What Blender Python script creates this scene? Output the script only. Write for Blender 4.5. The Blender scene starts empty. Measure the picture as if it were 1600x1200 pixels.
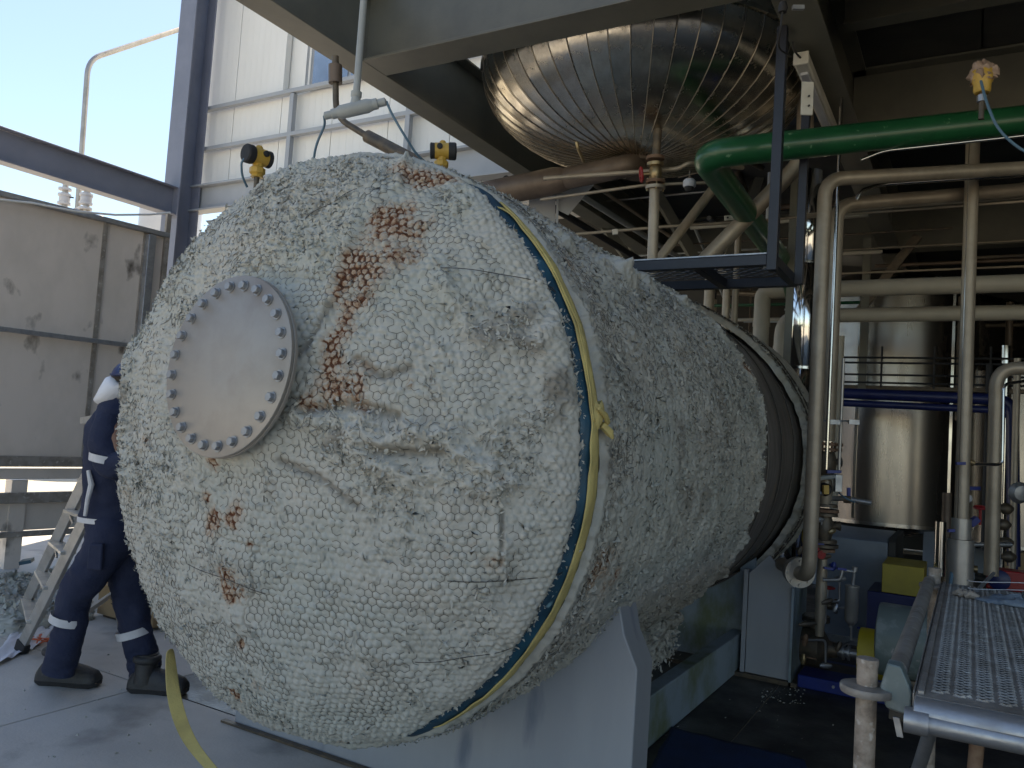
import bpy, math, random
import numpy as np
from mathutils import Vector, Matrix
random.seed(7); rng=np.random.default_rng(7)
SC=bpy.context.scene; COL=SC.collection
# ------------------------------------------------------------------ camera
F=1250.; HP=75.; ROLL=math.atan(.065); ZC=1.6
_p=math.atan(HP/F); _a=math.radians(30)
_fh=np.array([-math.sin(_a),math.cos(_a),0]); _r0=np.array([math.cos(_a),math.sin(_a),0]); _z=np.array([0,0,1.])
FW=_fh*math.cos(_p)+_z*math.sin(_p); _u0=-_fh*math.sin(_p)+_z*math.cos(_p)
RT=math.cos(ROLL)*_r0+math.sin(ROLL)*_u0; UP=-math.sin(ROLL)*_r0+math.cos(ROLL)*_u0
CP=np.array([0,0,ZC])
cam=bpy.data.cameras.new('camera'); cam.sensor_width=36; cam.lens=F/1600*36; cam.clip_start=.05; cam.clip_end=600
camo=bpy.data.objects.new('camera',cam); COL.objects.link(camo)
camo.matrix_world=Matrix([[RT[0],UP[0],-FW[0],0],[RT[1],UP[1],-FW[1],0],[RT[2],UP[2],-FW[2],ZC],[0,0,0,1]])
SC.camera=camo
# ------------------------------------------------------------------ light
SUN_EL=math.radians(60); SUN_AZ=math.radians(-31)      # azimuth from +Y towards +X
w=bpy.data.worlds.new('World'); SC.world=w; w.use_nodes=True
nt=w.node_tree; nt.nodes.clear()
sky=nt.nodes.new('ShaderNodeTexSky'); sky.sky_type='NISHITA'; sky.sun_disc=False
sky.sun_elevation=SUN_EL; sky.sun_rotation=SUN_AZ; sky.air_density=1.0; sky.dust_density=.5; sky.ozone_density=3.0
bg=nt.nodes.new('ShaderNodeBackground'); bg.inputs[1].default_value=.10
wo=nt.nodes.new('ShaderNodeOutputWorld'); nt.links.new(sky.outputs[0],bg.inputs[0]); nt.links.new(bg.outputs[0],wo.inputs[0])
sl=bpy.data.lights.new('sun','SUN'); sl.energy=4.5; sl.angle=math.radians(.5); sl.color=(1,.93,.82)
so=bpy.data.objects.new('sun',sl); COL.objects.link(so)
sd=Vector((math.cos(SUN_EL)*math.sin(SUN_AZ),math.cos(SUN_EL)*math.cos(SUN_AZ),math.sin(SUN_EL)))
so.rotation_euler=sd.to_track_quat('Z','Y').to_euler(); so.location=(0,0,30)
SC.view_settings.view_transform='Standard'; SC.view_settings.look='None'; SC.view_settings.gamma=1
SC.view_settings.exposure=1.36
SC.view_settings.use_white_balance=True; SC.view_settings.white_balance_temperature=7500; SC.view_settings.white_balance_tint=9
SC.cycles.max_bounces=7; SC.cycles.diffuse_bounces=4; SC.cycles.glossy_bounces=4

# ------------------------------------------------------------------ pixel -> place helpers (1600x1200 pixels)
def ray(x,y): return FW+RT*((x-800)/F)-UP*((y-600)/F)
def onz(x,y,zz=0.): d=ray(x,y); return CP+d*((zz-ZC)/d[2])
def ony(x,y,Y): d=ray(x,y); return CP+d*(Y/d[1])
def onx(x,y,X): d=ray(x,y); return CP+d*(X/d[0])
def atd(x,y,D): return CP+ray(x,y)*D
def V(*a): return np.array(a,float)
def nrm(v): v=np.asarray(v,float); return v/np.linalg.norm(v)
# ------------------------------------------------------------------ noise
_T={}
def _tab(s):
    if s not in _T: _T[s]=np.random.default_rng(s).random((256,256))*2-1
    return _T[s]
def vn(x,y,s=0):
    t=_tab(s); xi=np.floor(x).astype(int); yi=np.floor(y).astype(int); fx=x-xi; fy=y-yi
    fx=fx*fx*(3-2*fx); fy=fy*fy*(3-2*fy); g=lambda a,b:t[a&255,b&255]
    return (g(xi,yi)*(1-fx)+g(xi+1,yi)*fx)*(1-fy)+(g(xi,yi+1)*(1-fx)+g(xi+1,yi+1)*fx)*fy
def fbm(x,y,s=0,o=4):
    r=0;a=1;n=0
    for k in range(o): r=r+a*vn(x*2**k+k*17.3,y*2**k+k*9.1,s+k); n+=a; a*=.5
    return r/n
# ------------------------------------------------------------------ materials
def mat(name,c,rough=.6,metal=0.,c2=None,ns=3.,amt=.5,bump=0.,bs=40.,stretch=(1,1,1),emit=None,contrast=(.4,.65),rv=0.,coat=0.,c3=None,ns3=1.2,lim3=(.55,.7)):
    m=bpy.data.materials.new(name); m.use_nodes=True; t=m.node_tree; b=t.nodes['Principled BSDF']
    b.inputs['Base Color'].default_value=(*c,1); b.inputs['Roughness'].default_value=rough; b.inputs['Metallic'].default_value=metal
    if coat: b.inputs['Coat Weight'].default_value=coat
    L=t.links.new
    tc=t.nodes.new('ShaderNodeTexCoord'); mp=t.nodes.new('ShaderNodeMapping'); mp.inputs['Scale'].default_value=stretch
    L(tc.outputs['Object'],mp.inputs[0])
    out=None
    if c2 is not None:
        n=t.nodes.new('ShaderNodeTexNoise'); n.inputs['Scale'].default_value=ns; n.inputs['Detail'].default_value=7; n.inputs['Roughness'].default_value=.62
        L(mp.outputs[0],n.inputs['Vector'])
        r=t.nodes.new('ShaderNodeMapRange'); r.inputs[1].default_value=contrast[0]; r.inputs[2].default_value=contrast[1]; r.inputs[4].default_value=amt
        L(n.outputs[0],r.inputs[0])
        x=t.nodes.new('ShaderNodeMix'); x.data_type='RGBA'; x.inputs[6].default_value=(*c,1); x.inputs[7].default_value=(*c2,1)
        L(r.outputs[0],x.inputs[0]); out=x.outputs[2]
        if c3 is not None:
            n3=t.nodes.new('ShaderNodeTexNoise'); n3.inputs['Scale'].default_value=ns3; n3.inputs['Detail'].default_value=6
            L(mp.outputs[0],n3.inputs['Vector'])
            r3=t.nodes.new('ShaderNodeMapRange'); r3.inputs[1].default_value=lim3[0]; r3.inputs[2].default_value=lim3[1]; L(n3.outputs[0],r3.inputs[0])
            x3=t.nodes.new('ShaderNodeMix'); x3.data_type='RGBA'; x3.inputs[7].default_value=(*c3,1); L(out,x3.inputs[6]); L(r3.outputs[0],x3.inputs[0]); out=x3.outputs[2]
        L(out,b.inputs['Base Color'])
        if rv:
            r2=t.nodes.new('ShaderNodeMapRange'); r2.inputs[1].default_value=.3; r2.inputs[2].default_value=.7
            r2.inputs[3].default_value=max(rough-rv,.03); r2.inputs[4].default_value=min(rough+rv,1); L(n.outputs[0],r2.inputs[0]); L(r2.outputs[0],b.inputs['Roughness'])
    if bump:
        n2=t.nodes.new('ShaderNodeTexNoise'); n2.inputs['Scale'].default_value=bs; n2.inputs['Detail'].default_value=5; L(mp.outputs[0],n2.inputs['Vector'])
        bm=t.nodes.new('ShaderNodeBump'); bm.inputs['Strength'].default_value=bump; bm.inputs['Distance'].default_value=.01
        L(n2.outputs[0],bm.inputs['Height']); L(bm.outputs[0],b.inputs['Normal'])
    if emit: b.inputs['Emission Color'].default_value=(*emit[0],1); b.inputs['Emission Strength'].default_value=emit[1]
    return m
M={}
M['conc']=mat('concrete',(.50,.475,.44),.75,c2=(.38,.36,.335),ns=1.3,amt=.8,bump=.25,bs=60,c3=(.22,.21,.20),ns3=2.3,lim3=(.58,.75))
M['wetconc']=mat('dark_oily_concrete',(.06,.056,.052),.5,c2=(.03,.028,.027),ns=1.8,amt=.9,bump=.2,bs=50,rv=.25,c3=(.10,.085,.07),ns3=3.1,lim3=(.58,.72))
M['earth']=mat('pale_ground',(.42,.38,.30),.9,c2=(.34,.30,.24),ns=.8,amt=.8,bump=.3,bs=12)
M['blue']=mat('slate_blue_steel_paint',(.19,.205,.265),.45,c2=(.15,.165,.215),ns=2.5,amt=.7,bump=.05,bs=90)
M['greybeam']=mat('grey_green_steel_paint',(.155,.15,.12),.42,c2=(.11,.108,.09),ns=3,amt=.7,bump=.05,bs=80)
M['saddle']=mat('pale_blue_steel_paint',(.36,.38,.41),.5,c2=(.29,.31,.345),ns=2.2,amt=.8,bump=.06,bs=30,stretch=(1,1,.25),c3=(.17,.20,.25),ns3=5,lim3=(.62,.74))
M['mossy']=mat('mossy_blue_steel_paint',(.27,.34,.40),.6,c2=(.13,.16,.06),ns=3.5,amt=.85,contrast=(.48,.66),bump=.2,bs=40,stretch=(1,.6,.5))
M['deck']=mat('dark_ceiling_deck',(.08,.078,.072),.7,c2=(.045,.045,.045),ns=2,amt=.8)
M['wallp']=mat('white_wall_panel_paint',(.84,.83,.80),.45,c2=(.74,.73,.70),ns=.8,amt=.7,stretch=(1,1,.3))
M['girt']=mat('pale_blue_grey_girt_paint',(.38,.40,.43),.5,c2=(.31,.33,.36),ns=2,amt=.6)
M['glass']=mat('blue_window_glass',(.50,.50,.50),.05,metal=.9,c2=(.30,.30,.31),ns=1.2,amt=.7)
M['seam']=mat('gore_seam_steel',(.50,.44,.36),.35,metal=.9)
M['tankwall']=mat('weathered_steel_plate',(.70,.62,.56),.5,metal=.1,c2=(.56,.50,.445),ns=1.6,amt=.8,bump=.08,bs=10,stretch=(1,1,.6),c3=(.12,.10,.085),ns3=3.6,lim3=(.60,.70),rv=.1)
M['galv']=mat('galvanised_steel',(.42,.43,.45),.42,metal=.75,c2=(.30,.31,.33),ns=14,amt=.8,bump=.1,bs=60,rv=.12)
M['galvdirty']=mat('dirty_galvanised_steel',(.34,.31,.28),.6,metal=.35,c2=(.20,.17,.14),ns=9,amt=.8,bump=.3,bs=70,c3=(.48,.45,.41),ns3=24,lim3=(.6,.7))
M['stainless']=mat('polished_stainless',(.62,.60,.57),.2,metal=1,c2=(.50,.47,.43),ns=3,amt=.7,rv=.06,bump=.03,bs=6)
M['dish']=mat('polished_gore_cladding',(.66,.61,.52),.24,metal=1,c2=(.40,.35,.28),ns=7,amt=.7,rv=.10,bump=.05,bs=30)
M['chrome']=mat('bright_stack_cladding',(.75,.75,.75),.09,metal=1,bump=.04,bs=5)
M['tank']=mat('brushed_stainless_tank',(.36,.335,.315),.24,metal=1,c2=(.25,.22,.19),ns=1.5,amt=.8,rv=.08,stretch=(1,1,.15),bump=.05,bs=3)
M['brownpipe']=mat('brown_dirty_stainless_pipe',(.17,.125,.095),.5,metal=.35,c2=(.11,.08,.06),ns=6,amt=.8,bump=.1,bs=50)
M['tanpipe']=mat('tan_dusty_stainless_pipe',(.40,.34,.27),.45,metal=.35,c2=(.28,.235,.18),ns=5,amt=.8,bump=.05,bs=50)
M['greypipe']=mat('grey_stainless_pipe',(.44,.42,.40),.4,metal=.6,c2=(.33,.31,.29),ns=6,amt=.8,bump=.05,bs=40)
M['cream']=mat('cream_plastic_pipe',(.44,.40,.33),.5,c2=(.35,.32,.26),ns=3,amt=.7)
M['green']=mat('green_pipe_paint',(.012,.105,.04),.36,c2=(.008,.07,.028),ns=4,amt=.8,bump=.08,bs=60,coat=.3,c3=(.12,.24,.14),ns3=22,lim3=(.66,.72))
M['black']=mat('blue_black_steel_paint',(.022,.025,.038),.4,c2=(.012,.013,.018),ns=5,amt=.6)
M['rubber']=mat('black_rubber',(.02,.02,.022),.7)
M['yellow']=mat('yellow_housing_paint',(.55,.34,.06),.45,c2=(.40,.24,.04),ns=20,amt=.6,bump=.1,bs=60)
M['yellowbox']=mat('yellow_guard_paint',(.42,.33,.05),.55,c2=(.30,.24,.05),ns=6,amt=.6)
M['brightyellow']=mat('coupling_guard_yellow',(.62,.48,.03),.5,c2=(.45,.34,.03),ns=8,amt=.5)
M['navy']=mat('navy_paint',(.012,.02,.10),.4,c2=(.008,.012,.06),ns=5,amt=.6)
M['bluepaint']=mat('royal_blue_paint',(.01,.03,.22),.4,c2=(.01,.02,.12),ns=5,amt=.7)
M['red']=mat('red_handwheel_paint',(.35,.015,.02),.4,c2=(.2,.01,.01),ns=20,amt=.6)
M['brass']=mat('old_brass_valve',(.42,.32,.18),.38,metal=.8,c2=(.24,.17,.10),ns=18,amt=.8)
M['castiron']=mat('grimy_cast_iron',(.10,.085,.07),.5,metal=.5,c2=(.2,.15,.1),ns=16,amt=.7,bump=.2,bs=60)
M['rust']=mat('rusty_flange',(.17,.09,.055),.7,metal=.2,c2=(.28,.20,.14),ns=20,amt=.7,bump=.2,bs=60)
M['flangeplate']=mat('matt_steel_cover_plate',(.36,.335,.31),.5,metal=.35,c2=(.29,.265,.24),ns=4,amt=.8,bump=.03,bs=70,c3=(.27,.235,.21),ns3=3.4,lim3=(.56,.72),rv=.06)
M['bolt']=mat('zinc_bolt',(.36,.37,.39),.42,metal=.6,c2=(.2,.2,.2),ns=25,amt=.6)
M['shell']=mat('bare_brown_steel_shell',(.23,.21,.20),.55,metal=.2,c2=(.13,.118,.11),ns=3,amt=.9,bump=.1,bs=20,stretch=(1,5,1),c3=(.26,.21,.17),ns3=2,lim3=(.58,.7))
M['strap']=mat('yellow_webbing',(.60,.49,.19),.75,c2=(.44,.35,.15),ns=8,amt=.8,bump=.35,bs=160,stretch=(1,1,1))
M['tarp']=mat('teal_blue_tarpaulin',(.014,.075,.125),.5,c2=(.01,.04,.07),ns=7,amt=.9,bump=.3,bs=25,c3=(.18,.33,.40),ns3=18,lim3=(.66,.75))
M['wire']=mat('dark_tie_wire',(.10,.09,.08),.5,metal=.6)
M['cable']=mat('blue_grey_cable',(.09,.17,.24),.45)
M['whitecable']=mat('white_cable',(.7,.7,.68),.5)
M['cond']=mat('grey_conduit_paint',(.36,.38,.38),.45,c2=(.28,.30,.30),ns=12,amt=.6)
M['alu']=mat('ladder_aluminium',(.55,.54,.52),.42,metal=.7,c2=(.38,.37,.35),ns=6,amt=.8,rv=.1)
M['card']=mat('brown_cardboard',(.36,.25,.14),.85,c2=(.30,.20,.11),ns=4,amt=.7,bump=.1,bs=30)
M['sheet']=mat('white_plastic_sheet',(.68,.68,.72),.5,c2=(.55,.55,.6),ns=5,amt=.7,bump=.3,bs=10)
M['orange']=mat('orange_rope',(.6,.13,.06),.6)
M['navycloth']=mat('navy_work_cloth',(.012,.019,.052),.85,c2=(.022,.03,.065),ns=8,amt=.8,bump=.4,bs=70)
M['reflect']=mat('silver_reflective_tape',(.62,.62,.64),.45,c2=(.5,.5,.52),ns=20,amt=.6)
M['boot']=mat('black_leather_boot',(.022,.022,.026),.55,c2=(.045,.043,.04),ns=15,amt=.7,bump=.3,bs=50)
M['skin']=mat('skin',(.25,.13,.085),.55)
M['hair']=mat('dark_hair',(.02,.015,.012),.7)
M['whitecloth']=mat('white_cotton',(.75,.76,.80),.85,bump=.3,bs=50)
M['helmet']=mat('blue_helmet_plastic',(.015,.035,.12),.35)
M['lampwhite']=mat('white_lamp_housing',(.62,.60,.54),.35,c2=(.5,.47,.41),ns=8,amt=.6)
M['lit']=mat('lit_tube',(.9,.9,.85),.4,emit=((1,.95,.82),7))
M['mat']=mat('blue_floor_mat',(.012,.035,.115),.7,c2=(.01,.025,.075),ns=8,amt=.8,bump=.4,bs=90)
M['boardmat']=mat('old_scaffold_post',(.40,.33,.27),.7,metal=.1,c2=(.16,.12,.09),ns=26,amt=.8,bump=.35,bs=80,c3=(.55,.50,.45),ns3=40,lim3=(.6,.7))
M['tealtank']=mat('scuffed_grey_green_casing',(.13,.17,.17),.45,c2=(.22,.26,.26),ns=9,amt=.8,contrast=(.5,.6),bump=.1,bs=40,c3=(.4,.36,.36),ns3=18,lim3=(.68,.74))
M['casing']=mat('blue_grey_machine_casing',(.20,.24,.29),.45,c2=(.14,.17,.21),ns=3,amt=.8)
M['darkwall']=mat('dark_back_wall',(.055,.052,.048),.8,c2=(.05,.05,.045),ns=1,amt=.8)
M['wraps']=mat('clouded_plastic_wrap',(.35,.24,.18),.5,c2=(.28,.19,.13),ns=30,amt=.7)
M['silo']=mat('pale_silo_paint',(.55,.56,.60),.4,c2=(.48,.49,.53),ns=1,amt=.7)
M['ink']=mat('black_marker_ink',(.02,.015,.012),.8)
# wool: base colour varied, masks give rust stains, grime blotches, and darker pits and creases
def woolmat():
    m=bpy.data.materials.new('mineral_wool'); m.use_nodes=True; t=m.node_tree; b=t.nodes['Principled BSDF']; L=t.links.new
    b.inputs['Roughness'].default_value=1; b.inputs['Specular IOR Level'].default_value=.15
    tc=t.nodes.new('ShaderNodeTexCoord')
    def noise(s,d=5):
        n=t.nodes.new('ShaderNodeTexNoise'); n.inputs['Scale'].default_value=s; n.inputs['Detail'].default_value=d; n.inputs['Roughness'].default_value=.65; L(tc.outputs['Object'],n.inputs['Vector']); return n.outputs[0]
    def mr(s,a,b_,c=0.,d=1.):
        r=t.nodes.new('ShaderNodeMapRange'); r.inputs[1].default_value=a; r.inputs[2].default_value=b_; r.inputs[3].default_value=c; r.inputs[4].default_value=d; L(s,r.inputs[0]); return r.outputs[0]
    def mix(f,a,c):
        x=t.nodes.new('ShaderNodeMix'); x.data_type='RGBA'; L(f,x.inputs[0])
        if isinstance(a,tuple): x.inputs[6].default_value=(*a,1)
        else: L(a,x.inputs[6])
        if isinstance(c,tuple): x.inputs[7].default_value=(*c,1)
        else: L(c,x.inputs[7])
        return x.outputs[2]
    def math_(op,a,c):
        x=t.nodes.new('ShaderNodeMath'); x.operation=op; x.use_clamp=True
        for i,s in enumerate((a,c)):
            if isinstance(s,float): x.inputs[i].default_value=s
            else: L(s,x.inputs[i])
        return x.outputs[0]
    base=mix(mr(noise(3.5),.35,.65),(.465,.463,.425),(.515,.495,.448))
    base=mix(mr(noise(26,7),.5,.72,0,.75),base,(.36,.36,.32))
    base=mix(mr(noise(1.4,3),.45,.65,0,.5),base,(.43,.455,.42))
    at=t.nodes.new('ShaderNodeAttribute'); at.attribute_name='rust'
    ad=t.nodes.new('ShaderNodeAttribute'); ad.attribute_name='dirt'
    base=mix(math_('MULTIPLY',ad.outputs['Fac'],.8),base,(.17,.15,.125))
    nz=mr(noise(60,8),.38,.62)
    ag=t.nodes.new('ShaderNodeAttribute'); ag.attribute_name='groove'
    big=mr(noise(9,4),.40,.58)
    rb=math_('MULTIPLY',at.outputs['Fac'],math_('ADD',math_('MULTIPLY',big,.75),.38))
    base=mix(mr(math_('MULTIPLY',rb,math_('ADD',nz,.35)),.12,.80,0,.8),base,(.40,.25,.15))
    base=mix(mr(math_('MULTIPLY',rb,math_('ADD',math_('MULTIPLY',nz,.55),math_('MULTIPLY',ag.outputs['Fac'],.75))),.30,.66),base,(.125,.05,.028))
    L(base,b.inputs['Base Color'])
    bm=t.nodes.new('ShaderNodeBump'); bm.inputs['Strength'].default_value=.4; bm.inputs['Distance'].default_value=.005; L(noise(150,4),bm.inputs['Height']); L(bm.outputs[0],b.inputs['Normal'])
    return m
M['wool']=woolmat()
# ------------------------------------------------------------------ objects
ORG={}
def props(o,label=None,cat=None,group=None,kind=None):
    if label: o['label']=label
    if cat: o['category']=cat
    if group: o['group']=group
    if kind: o['kind']=kind
    return o
def thing(name,label,cat,loc=(0,0,0),group=None):
    o=bpy.data.objects.new(name,None); COL.objects.link(o); o.location=Vector([float(c) for c in loc]); o.empty_display_size=.1
    ORG[o.name]=V(*loc); return props(o,label,cat,group)
def onto(o,parent):
    if parent is not None: o.parent=parent; ORG[o.name]=ORG[parent.name]
    else: ORG[o.name]=V(0,0,0)
def frame(d,up=(0,0,1)):
    d=nrm(d); u=np.asarray(up,float)
    if abs(np.dot(d,u))>.98: u=V(1,0,0) if abs(d[0])<.9 else V(0,1,0)
    s=nrm(np.cross(d,u)); return s,np.cross(s,d),d          # side, up, dir
class MB:
    def __init__(s): s.v=[]; s.f=[]
    def add(s,vs,fs):
        n=len(s.v); s.v+= [tuple(map(float,p)) for p in vs]; s.f+=[tuple(i+n for i in f) for f in fs]; return s
    def box(s,a,b):
        (x0,y0,z0),(x1,y1,z1)=a,b
        return s.add([(x0,y0,z0),(x1,y0,z0),(x1,y1,z0),(x0,y1,z0),(x0,y0,z1),(x1,y0,z1),(x1,y1,z1),(x0,y1,z1)],
            [(0,3,2,1),(4,5,6,7),(0,1,5,4),(1,2,6,5),(2,3,7,6),(3,0,4,7)])
    def bar(s,p0,p1,w_,h,up=(0,0,1),off=(0,0)):
        p0,p1=np.asarray(p0,float),np.asarray(p1,float); a,b,d=frame(p1-p0,up); vs=[]
        for p in (p0,p1):
            for i,j in ((-1,-1),(1,-1),(1,1),(-1,1)): vs.append(p+a*(i*w_/2+off[0])+b*(j*h/2+off[1]))
        return s.add(vs,[(3,2,1,0),(4,5,6,7),(0,1,5,4),(1,2,6,5),(2,3,7,6),(3,0,4,7)])
    def ibeam(s,p0,p1,h,bf,tf=.014,tw=.01,up=(0,0,1)):
        s.bar(p0,p1,bf,tf,up,(0,h/2-tf/2)); s.bar(p0,p1,bf,tf,up,(0,-h/2+tf/2)); s.bar(p0,p1,tw,h-2*tf-.001,up); return s
    def tube(s,pts,r,n=14,cap=True):
        pts=[np.asarray(p,float) for p in pts]; m=len(pts); rr=r if hasattr(r,'__len__') else [r]*m
        base=len(s.v); a=None; rings=[]
        for i,p in enumerate(pts):
            d=nrm(pts[min(i+1,m-1)]-pts[max(i-1,0)])
            if a is None: a,b,_=frame(d)
            else: a=nrm(a-d*np.dot(a,d)); b=np.cross(a,d)
            rings.append([p+rr[i]*(a*math.cos(2*math.pi*k/n)+b*math.sin(2*math.pi*k/n)) for k in range(n)])
        vs=[q for R_ in rings for q in R_]; fs=[]
        for i in range(m-1):
            for k in range(n): k2=(k+1)%n; fs.append((i*n+k,i*n+k2,(i+1)*n+k2,(i+1)*n+k))
        if cap: fs.append(tuple(range(n-1,-1,-1))); fs.append(tuple((m-1)*n+k for k in range(n)))
        return s.add(vs,fs)
    def lathe(s,c,axis,prof,n=32):          # prof: (radius, height along axis)
        c=np.asarray(c,float); a,b,d=frame(axis,(0,0,1) if abs(nrm(axis)[2])<.9 else (0,1,0)); vs=[];fs=[]
        for r,h in prof:
            for k in range(n): t=2*math.pi*k/n; vs.append(c+d*h+(a*math.cos(t)+b*math.sin(t))*max(r,1e-4))
        for i in range(len(prof)-1):
            for k in range(n): k2=(k+1)%n; fs.append((i*n+k,i*n+k2,(i+1)*n+k2,(i+1)*n+k))
        fs.append(tuple(range(n-1,-1,-1))); fs.append(tuple((len(prof)-1)*n+k for k in range(n)))
        return s.add(vs,fs)
    def prism(s,poly,d):                     # extrude polygon by vector d
        n=len(poly); d=np.asarray(d,float); P=[np.asarray(p,float) for p in poly]
        return s.add(P+[p+d for p in P],[tuple(range(n-1,-1,-1)),tuple(range(n,2*n))]+[(i,(i+1)%n,(i+1)%n+n,i+n) for i in range(n)])
    def loft(s,rings,cap=True):
        n=len(rings[0]); vs=[q for R_ in rings for q in R_]; fs=[]
        for i in range(len(rings)-1):
            for k in range(n): k2=(k+1)%n; fs.append((i*n+k,i*n+k2,(i+1)*n+k2,(i+1)*n+k))
        if cap: fs.append(tuple(range(n-1,-1,-1))); fs.append(tuple((len(rings)-1)*n+k for k in range(n)))
        return s.add(vs,fs)
    def build(s,name,m,parent=None,bev=0,ang=38,label=None,kind=None):
        me=bpy.data.meshes.new(name); org=ORG[parent.name] if parent is not None else V(0,0,0)
        me.from_pydata([(p[0]-org[0],p[1]-org[1],p[2]-org[2]) for p in s.v],[],s.f)
        me.materials.append(M[m] if isinstance(m,str) else m)
        fix(me); smooth(me,ang)
        o=bpy.data.objects.new(name,me); COL.objects.link(o); onto(o,parent)
        if bev: b=o.modifiers.new('bevel','BEVEL'); b.width=bev; b.segments=2; b.limit_method='ANGLE'; b.angle_limit=math.radians(40)
        if label: o['label']=label
        if kind: o['kind']=kind
        return o
def fix(me):
    import bmesh
    b=bmesh.new(); b.from_mesh(me); bmesh.ops.recalc_face_normals(b,faces=b.faces); b.to_mesh(me); b.free()
def smooth(me,ang=38):
    me.polygons.foreach_set('use_smooth',[True]*len(me.polygons)); me.set_sharp_from_angle(angle=math.radians(ang)); me.update()
def inst(me,name,parent,loc,rot=(0,0,0)):
    o=bpy.data.objects.new(name,me); COL.objects.link(o); o.parent=parent
    org=ORG[parent.name]; o.location=Vector([float(a-b) for a,b in zip(loc,org)]); o.rotation_euler=rot; ORG[o.name]=V(*loc); return o
def dup(root,delta,label=None):
    def cp(o,par):
        c=o.copy(); COL.objects.link(c); ORG[c.name]=ORG.get(o.name,V(0,0,0))+V(*delta)
        if par is not None: c.parent=par
        for ch in list(o.children): cp(ch,c)
        return c
    kids=root; c=cp(root,None); c.location=root.location+Vector(delta)
    if label: c['label']=label
    return c
def single(name,mb,m,label,cat,group=None,**k):
    o=mb.build(name,m,None,**k); return props(o,label,cat,group)
def npmesh(name,v,f,m,parent=None,attrs={},kind=None,ang=None,nrm_off=None):
    org=ORG[parent.name] if parent is not None else V(0,0,0)
    v=np.asarray(v,np.float32)-org.astype(np.float32); f=np.asarray(f,np.int32); k=f.shape[1]
    me=bpy.data.meshes.new(name); me.vertices.add(len(v)); me.vertices.foreach_set('co',v.ravel())
    me.loops.add(f.size); me.loops.foreach_set('vertex_index',f.ravel())
    me.polygons.add(len(f)); me.polygons.foreach_set('loop_start',np.arange(0,f.size,k,dtype=np.int32))
    me.update(calc_edges=True); me.polygons.foreach_set('use_smooth',[ang is None]*len(f))
    for a,val in attrs.items(): at=me.attributes.new(a,'FLOAT','POINT'); at.data.foreach_set('value',np.asarray(val,np.float32))
    me.materials.append(M[m]); me.update(); me.validate()
    o=bpy.data.objects.new(name,me); COL.objects.link(o); onto(o,parent)
    if kind: o['kind']=kind
    return o
def bend(pts,r,n=6):
    P=[np.asarray(p,float) for p in pts]; out=[P[0]]
    for i in range(1,len(P)-1):
        a=P[i-1]-P[i]; b=P[i+1]-P[i]; la,lb=np.linalg.norm(a),np.linalg.norm(b); rr=min(r,la*.49,lb*.49)
        s0=P[i]+a/la*rr; s1=P[i]+b/lb*rr
        for k in range(n+1): t=k/n; out.append(s0*(1-t)**2+P[i]*2*t*(1-t)+s1*t*t)
    out.append(P[-1]); return out
def pipe(name,label,pts,r,m,R_=.0,cat='pipe',group=None,n=16,parent=None,extras=None):
    mb=MB(); mb.tube(bend(pts,R_) if R_ else pts,r,n)
    if parent is not None: return mb.build(name,m,parent)
    return single(name,mb,m,label,cat,group)
def flange(mb,c,axis,r,t,n=24): mb.lathe(c,axis,[(r,-t/2),(r,t/2)],n)
# ================================================================== SETTING
def hitplane(x,y,p,n): d=ray(x,y); return CP+d*(np.dot(np.asarray(p)-CP,n)/np.dot(d,n))
g=MB().box((-90,-70,-.5),(90,110,-.03)).build('ground','earth'); g['kind']='structure'
fl=MB().box((-13.2,-9,-.029),(13.8,15.2,-.006)).build('concrete_floor','earth'); fl['kind']='structure'
ex=[-1.09+3*k for k in range(-4,6)]; ey=[3.1+3*k for k in range(-4,5)]
for i in range(len(ex)-1):
    for j in range(len(ey)-1):
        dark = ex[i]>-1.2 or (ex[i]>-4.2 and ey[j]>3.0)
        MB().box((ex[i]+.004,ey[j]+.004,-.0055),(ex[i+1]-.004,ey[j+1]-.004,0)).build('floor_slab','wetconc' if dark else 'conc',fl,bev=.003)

# ---- steel frame outdoors
col=thing('steel_column','tall slate blue H-section column between the sky and the white building','column',(-10.27,7.62,0))
MB().ibeam((-10.27,7.62,0),(-10.27,7.62,18),.36,.36,.022,.014,(0,1,0)).build('column_section','blue',col,bev=.003)
for z in (4.40,4.86): MB().box((-10.42,7.46,z-.008),(-10.28,7.78,z+.008)).build('stiffener_plate','blue',col)
lb=thing('steel_beam','long slate blue beam running out to the left from the tall column, in front of the sky','beam',(-10.2,2,4.43))
MB().ibeam((-10.2,7.42,4.635),(-10.2,-8,4.635),.41,.20,.018,.012).build('beam_section','blue',lb,bev=.003)
MB().box((-10.33,7.424,4.4),(-10.07,7.437,4.87)).build('end_plate','blue',lb)

# ---- white building
bl=thing('white_building','white panelled building with pale girts and a sky-reflecting window, behind the blue column','building',(-7,8,0))
X0b,X1b=-10.42,-3.2
MB().box((X0b,8.12,4.98),(X1b,15.5,19)).build('building_core','wallp',bl)  # unseen upper height added so the building keeps sun off the vessel
MB().box((-9.9,11,0),(X1b,11.2,4.979)).build('lower_wall','darkwall',bl)  # added wall in the open bay, blocks the sun and stands for its darkness
xs=[-10.42,-9.75,-8.75,-7.75,-6.75,-5.75,-4.75,-3.75,-3.2]
for a,b in zip(xs[:-1],xs[1:]):
    for (z0,z1) in (((4.98,6.2),(7.45,19)) if a in (-8.75,-7.75) else ((4.98,19),)):
        mb=MB(); mb.box((a+.006,8.0,z0),(b-.006,8.1,z1))
        k=a+.13
        while k<b-.08: mb.box((k,7.9985,z0+.005),(k+.03,8.0005,z1-.005)); k+=.125
        mb.build('wall_panel','wallp',bl)
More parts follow.
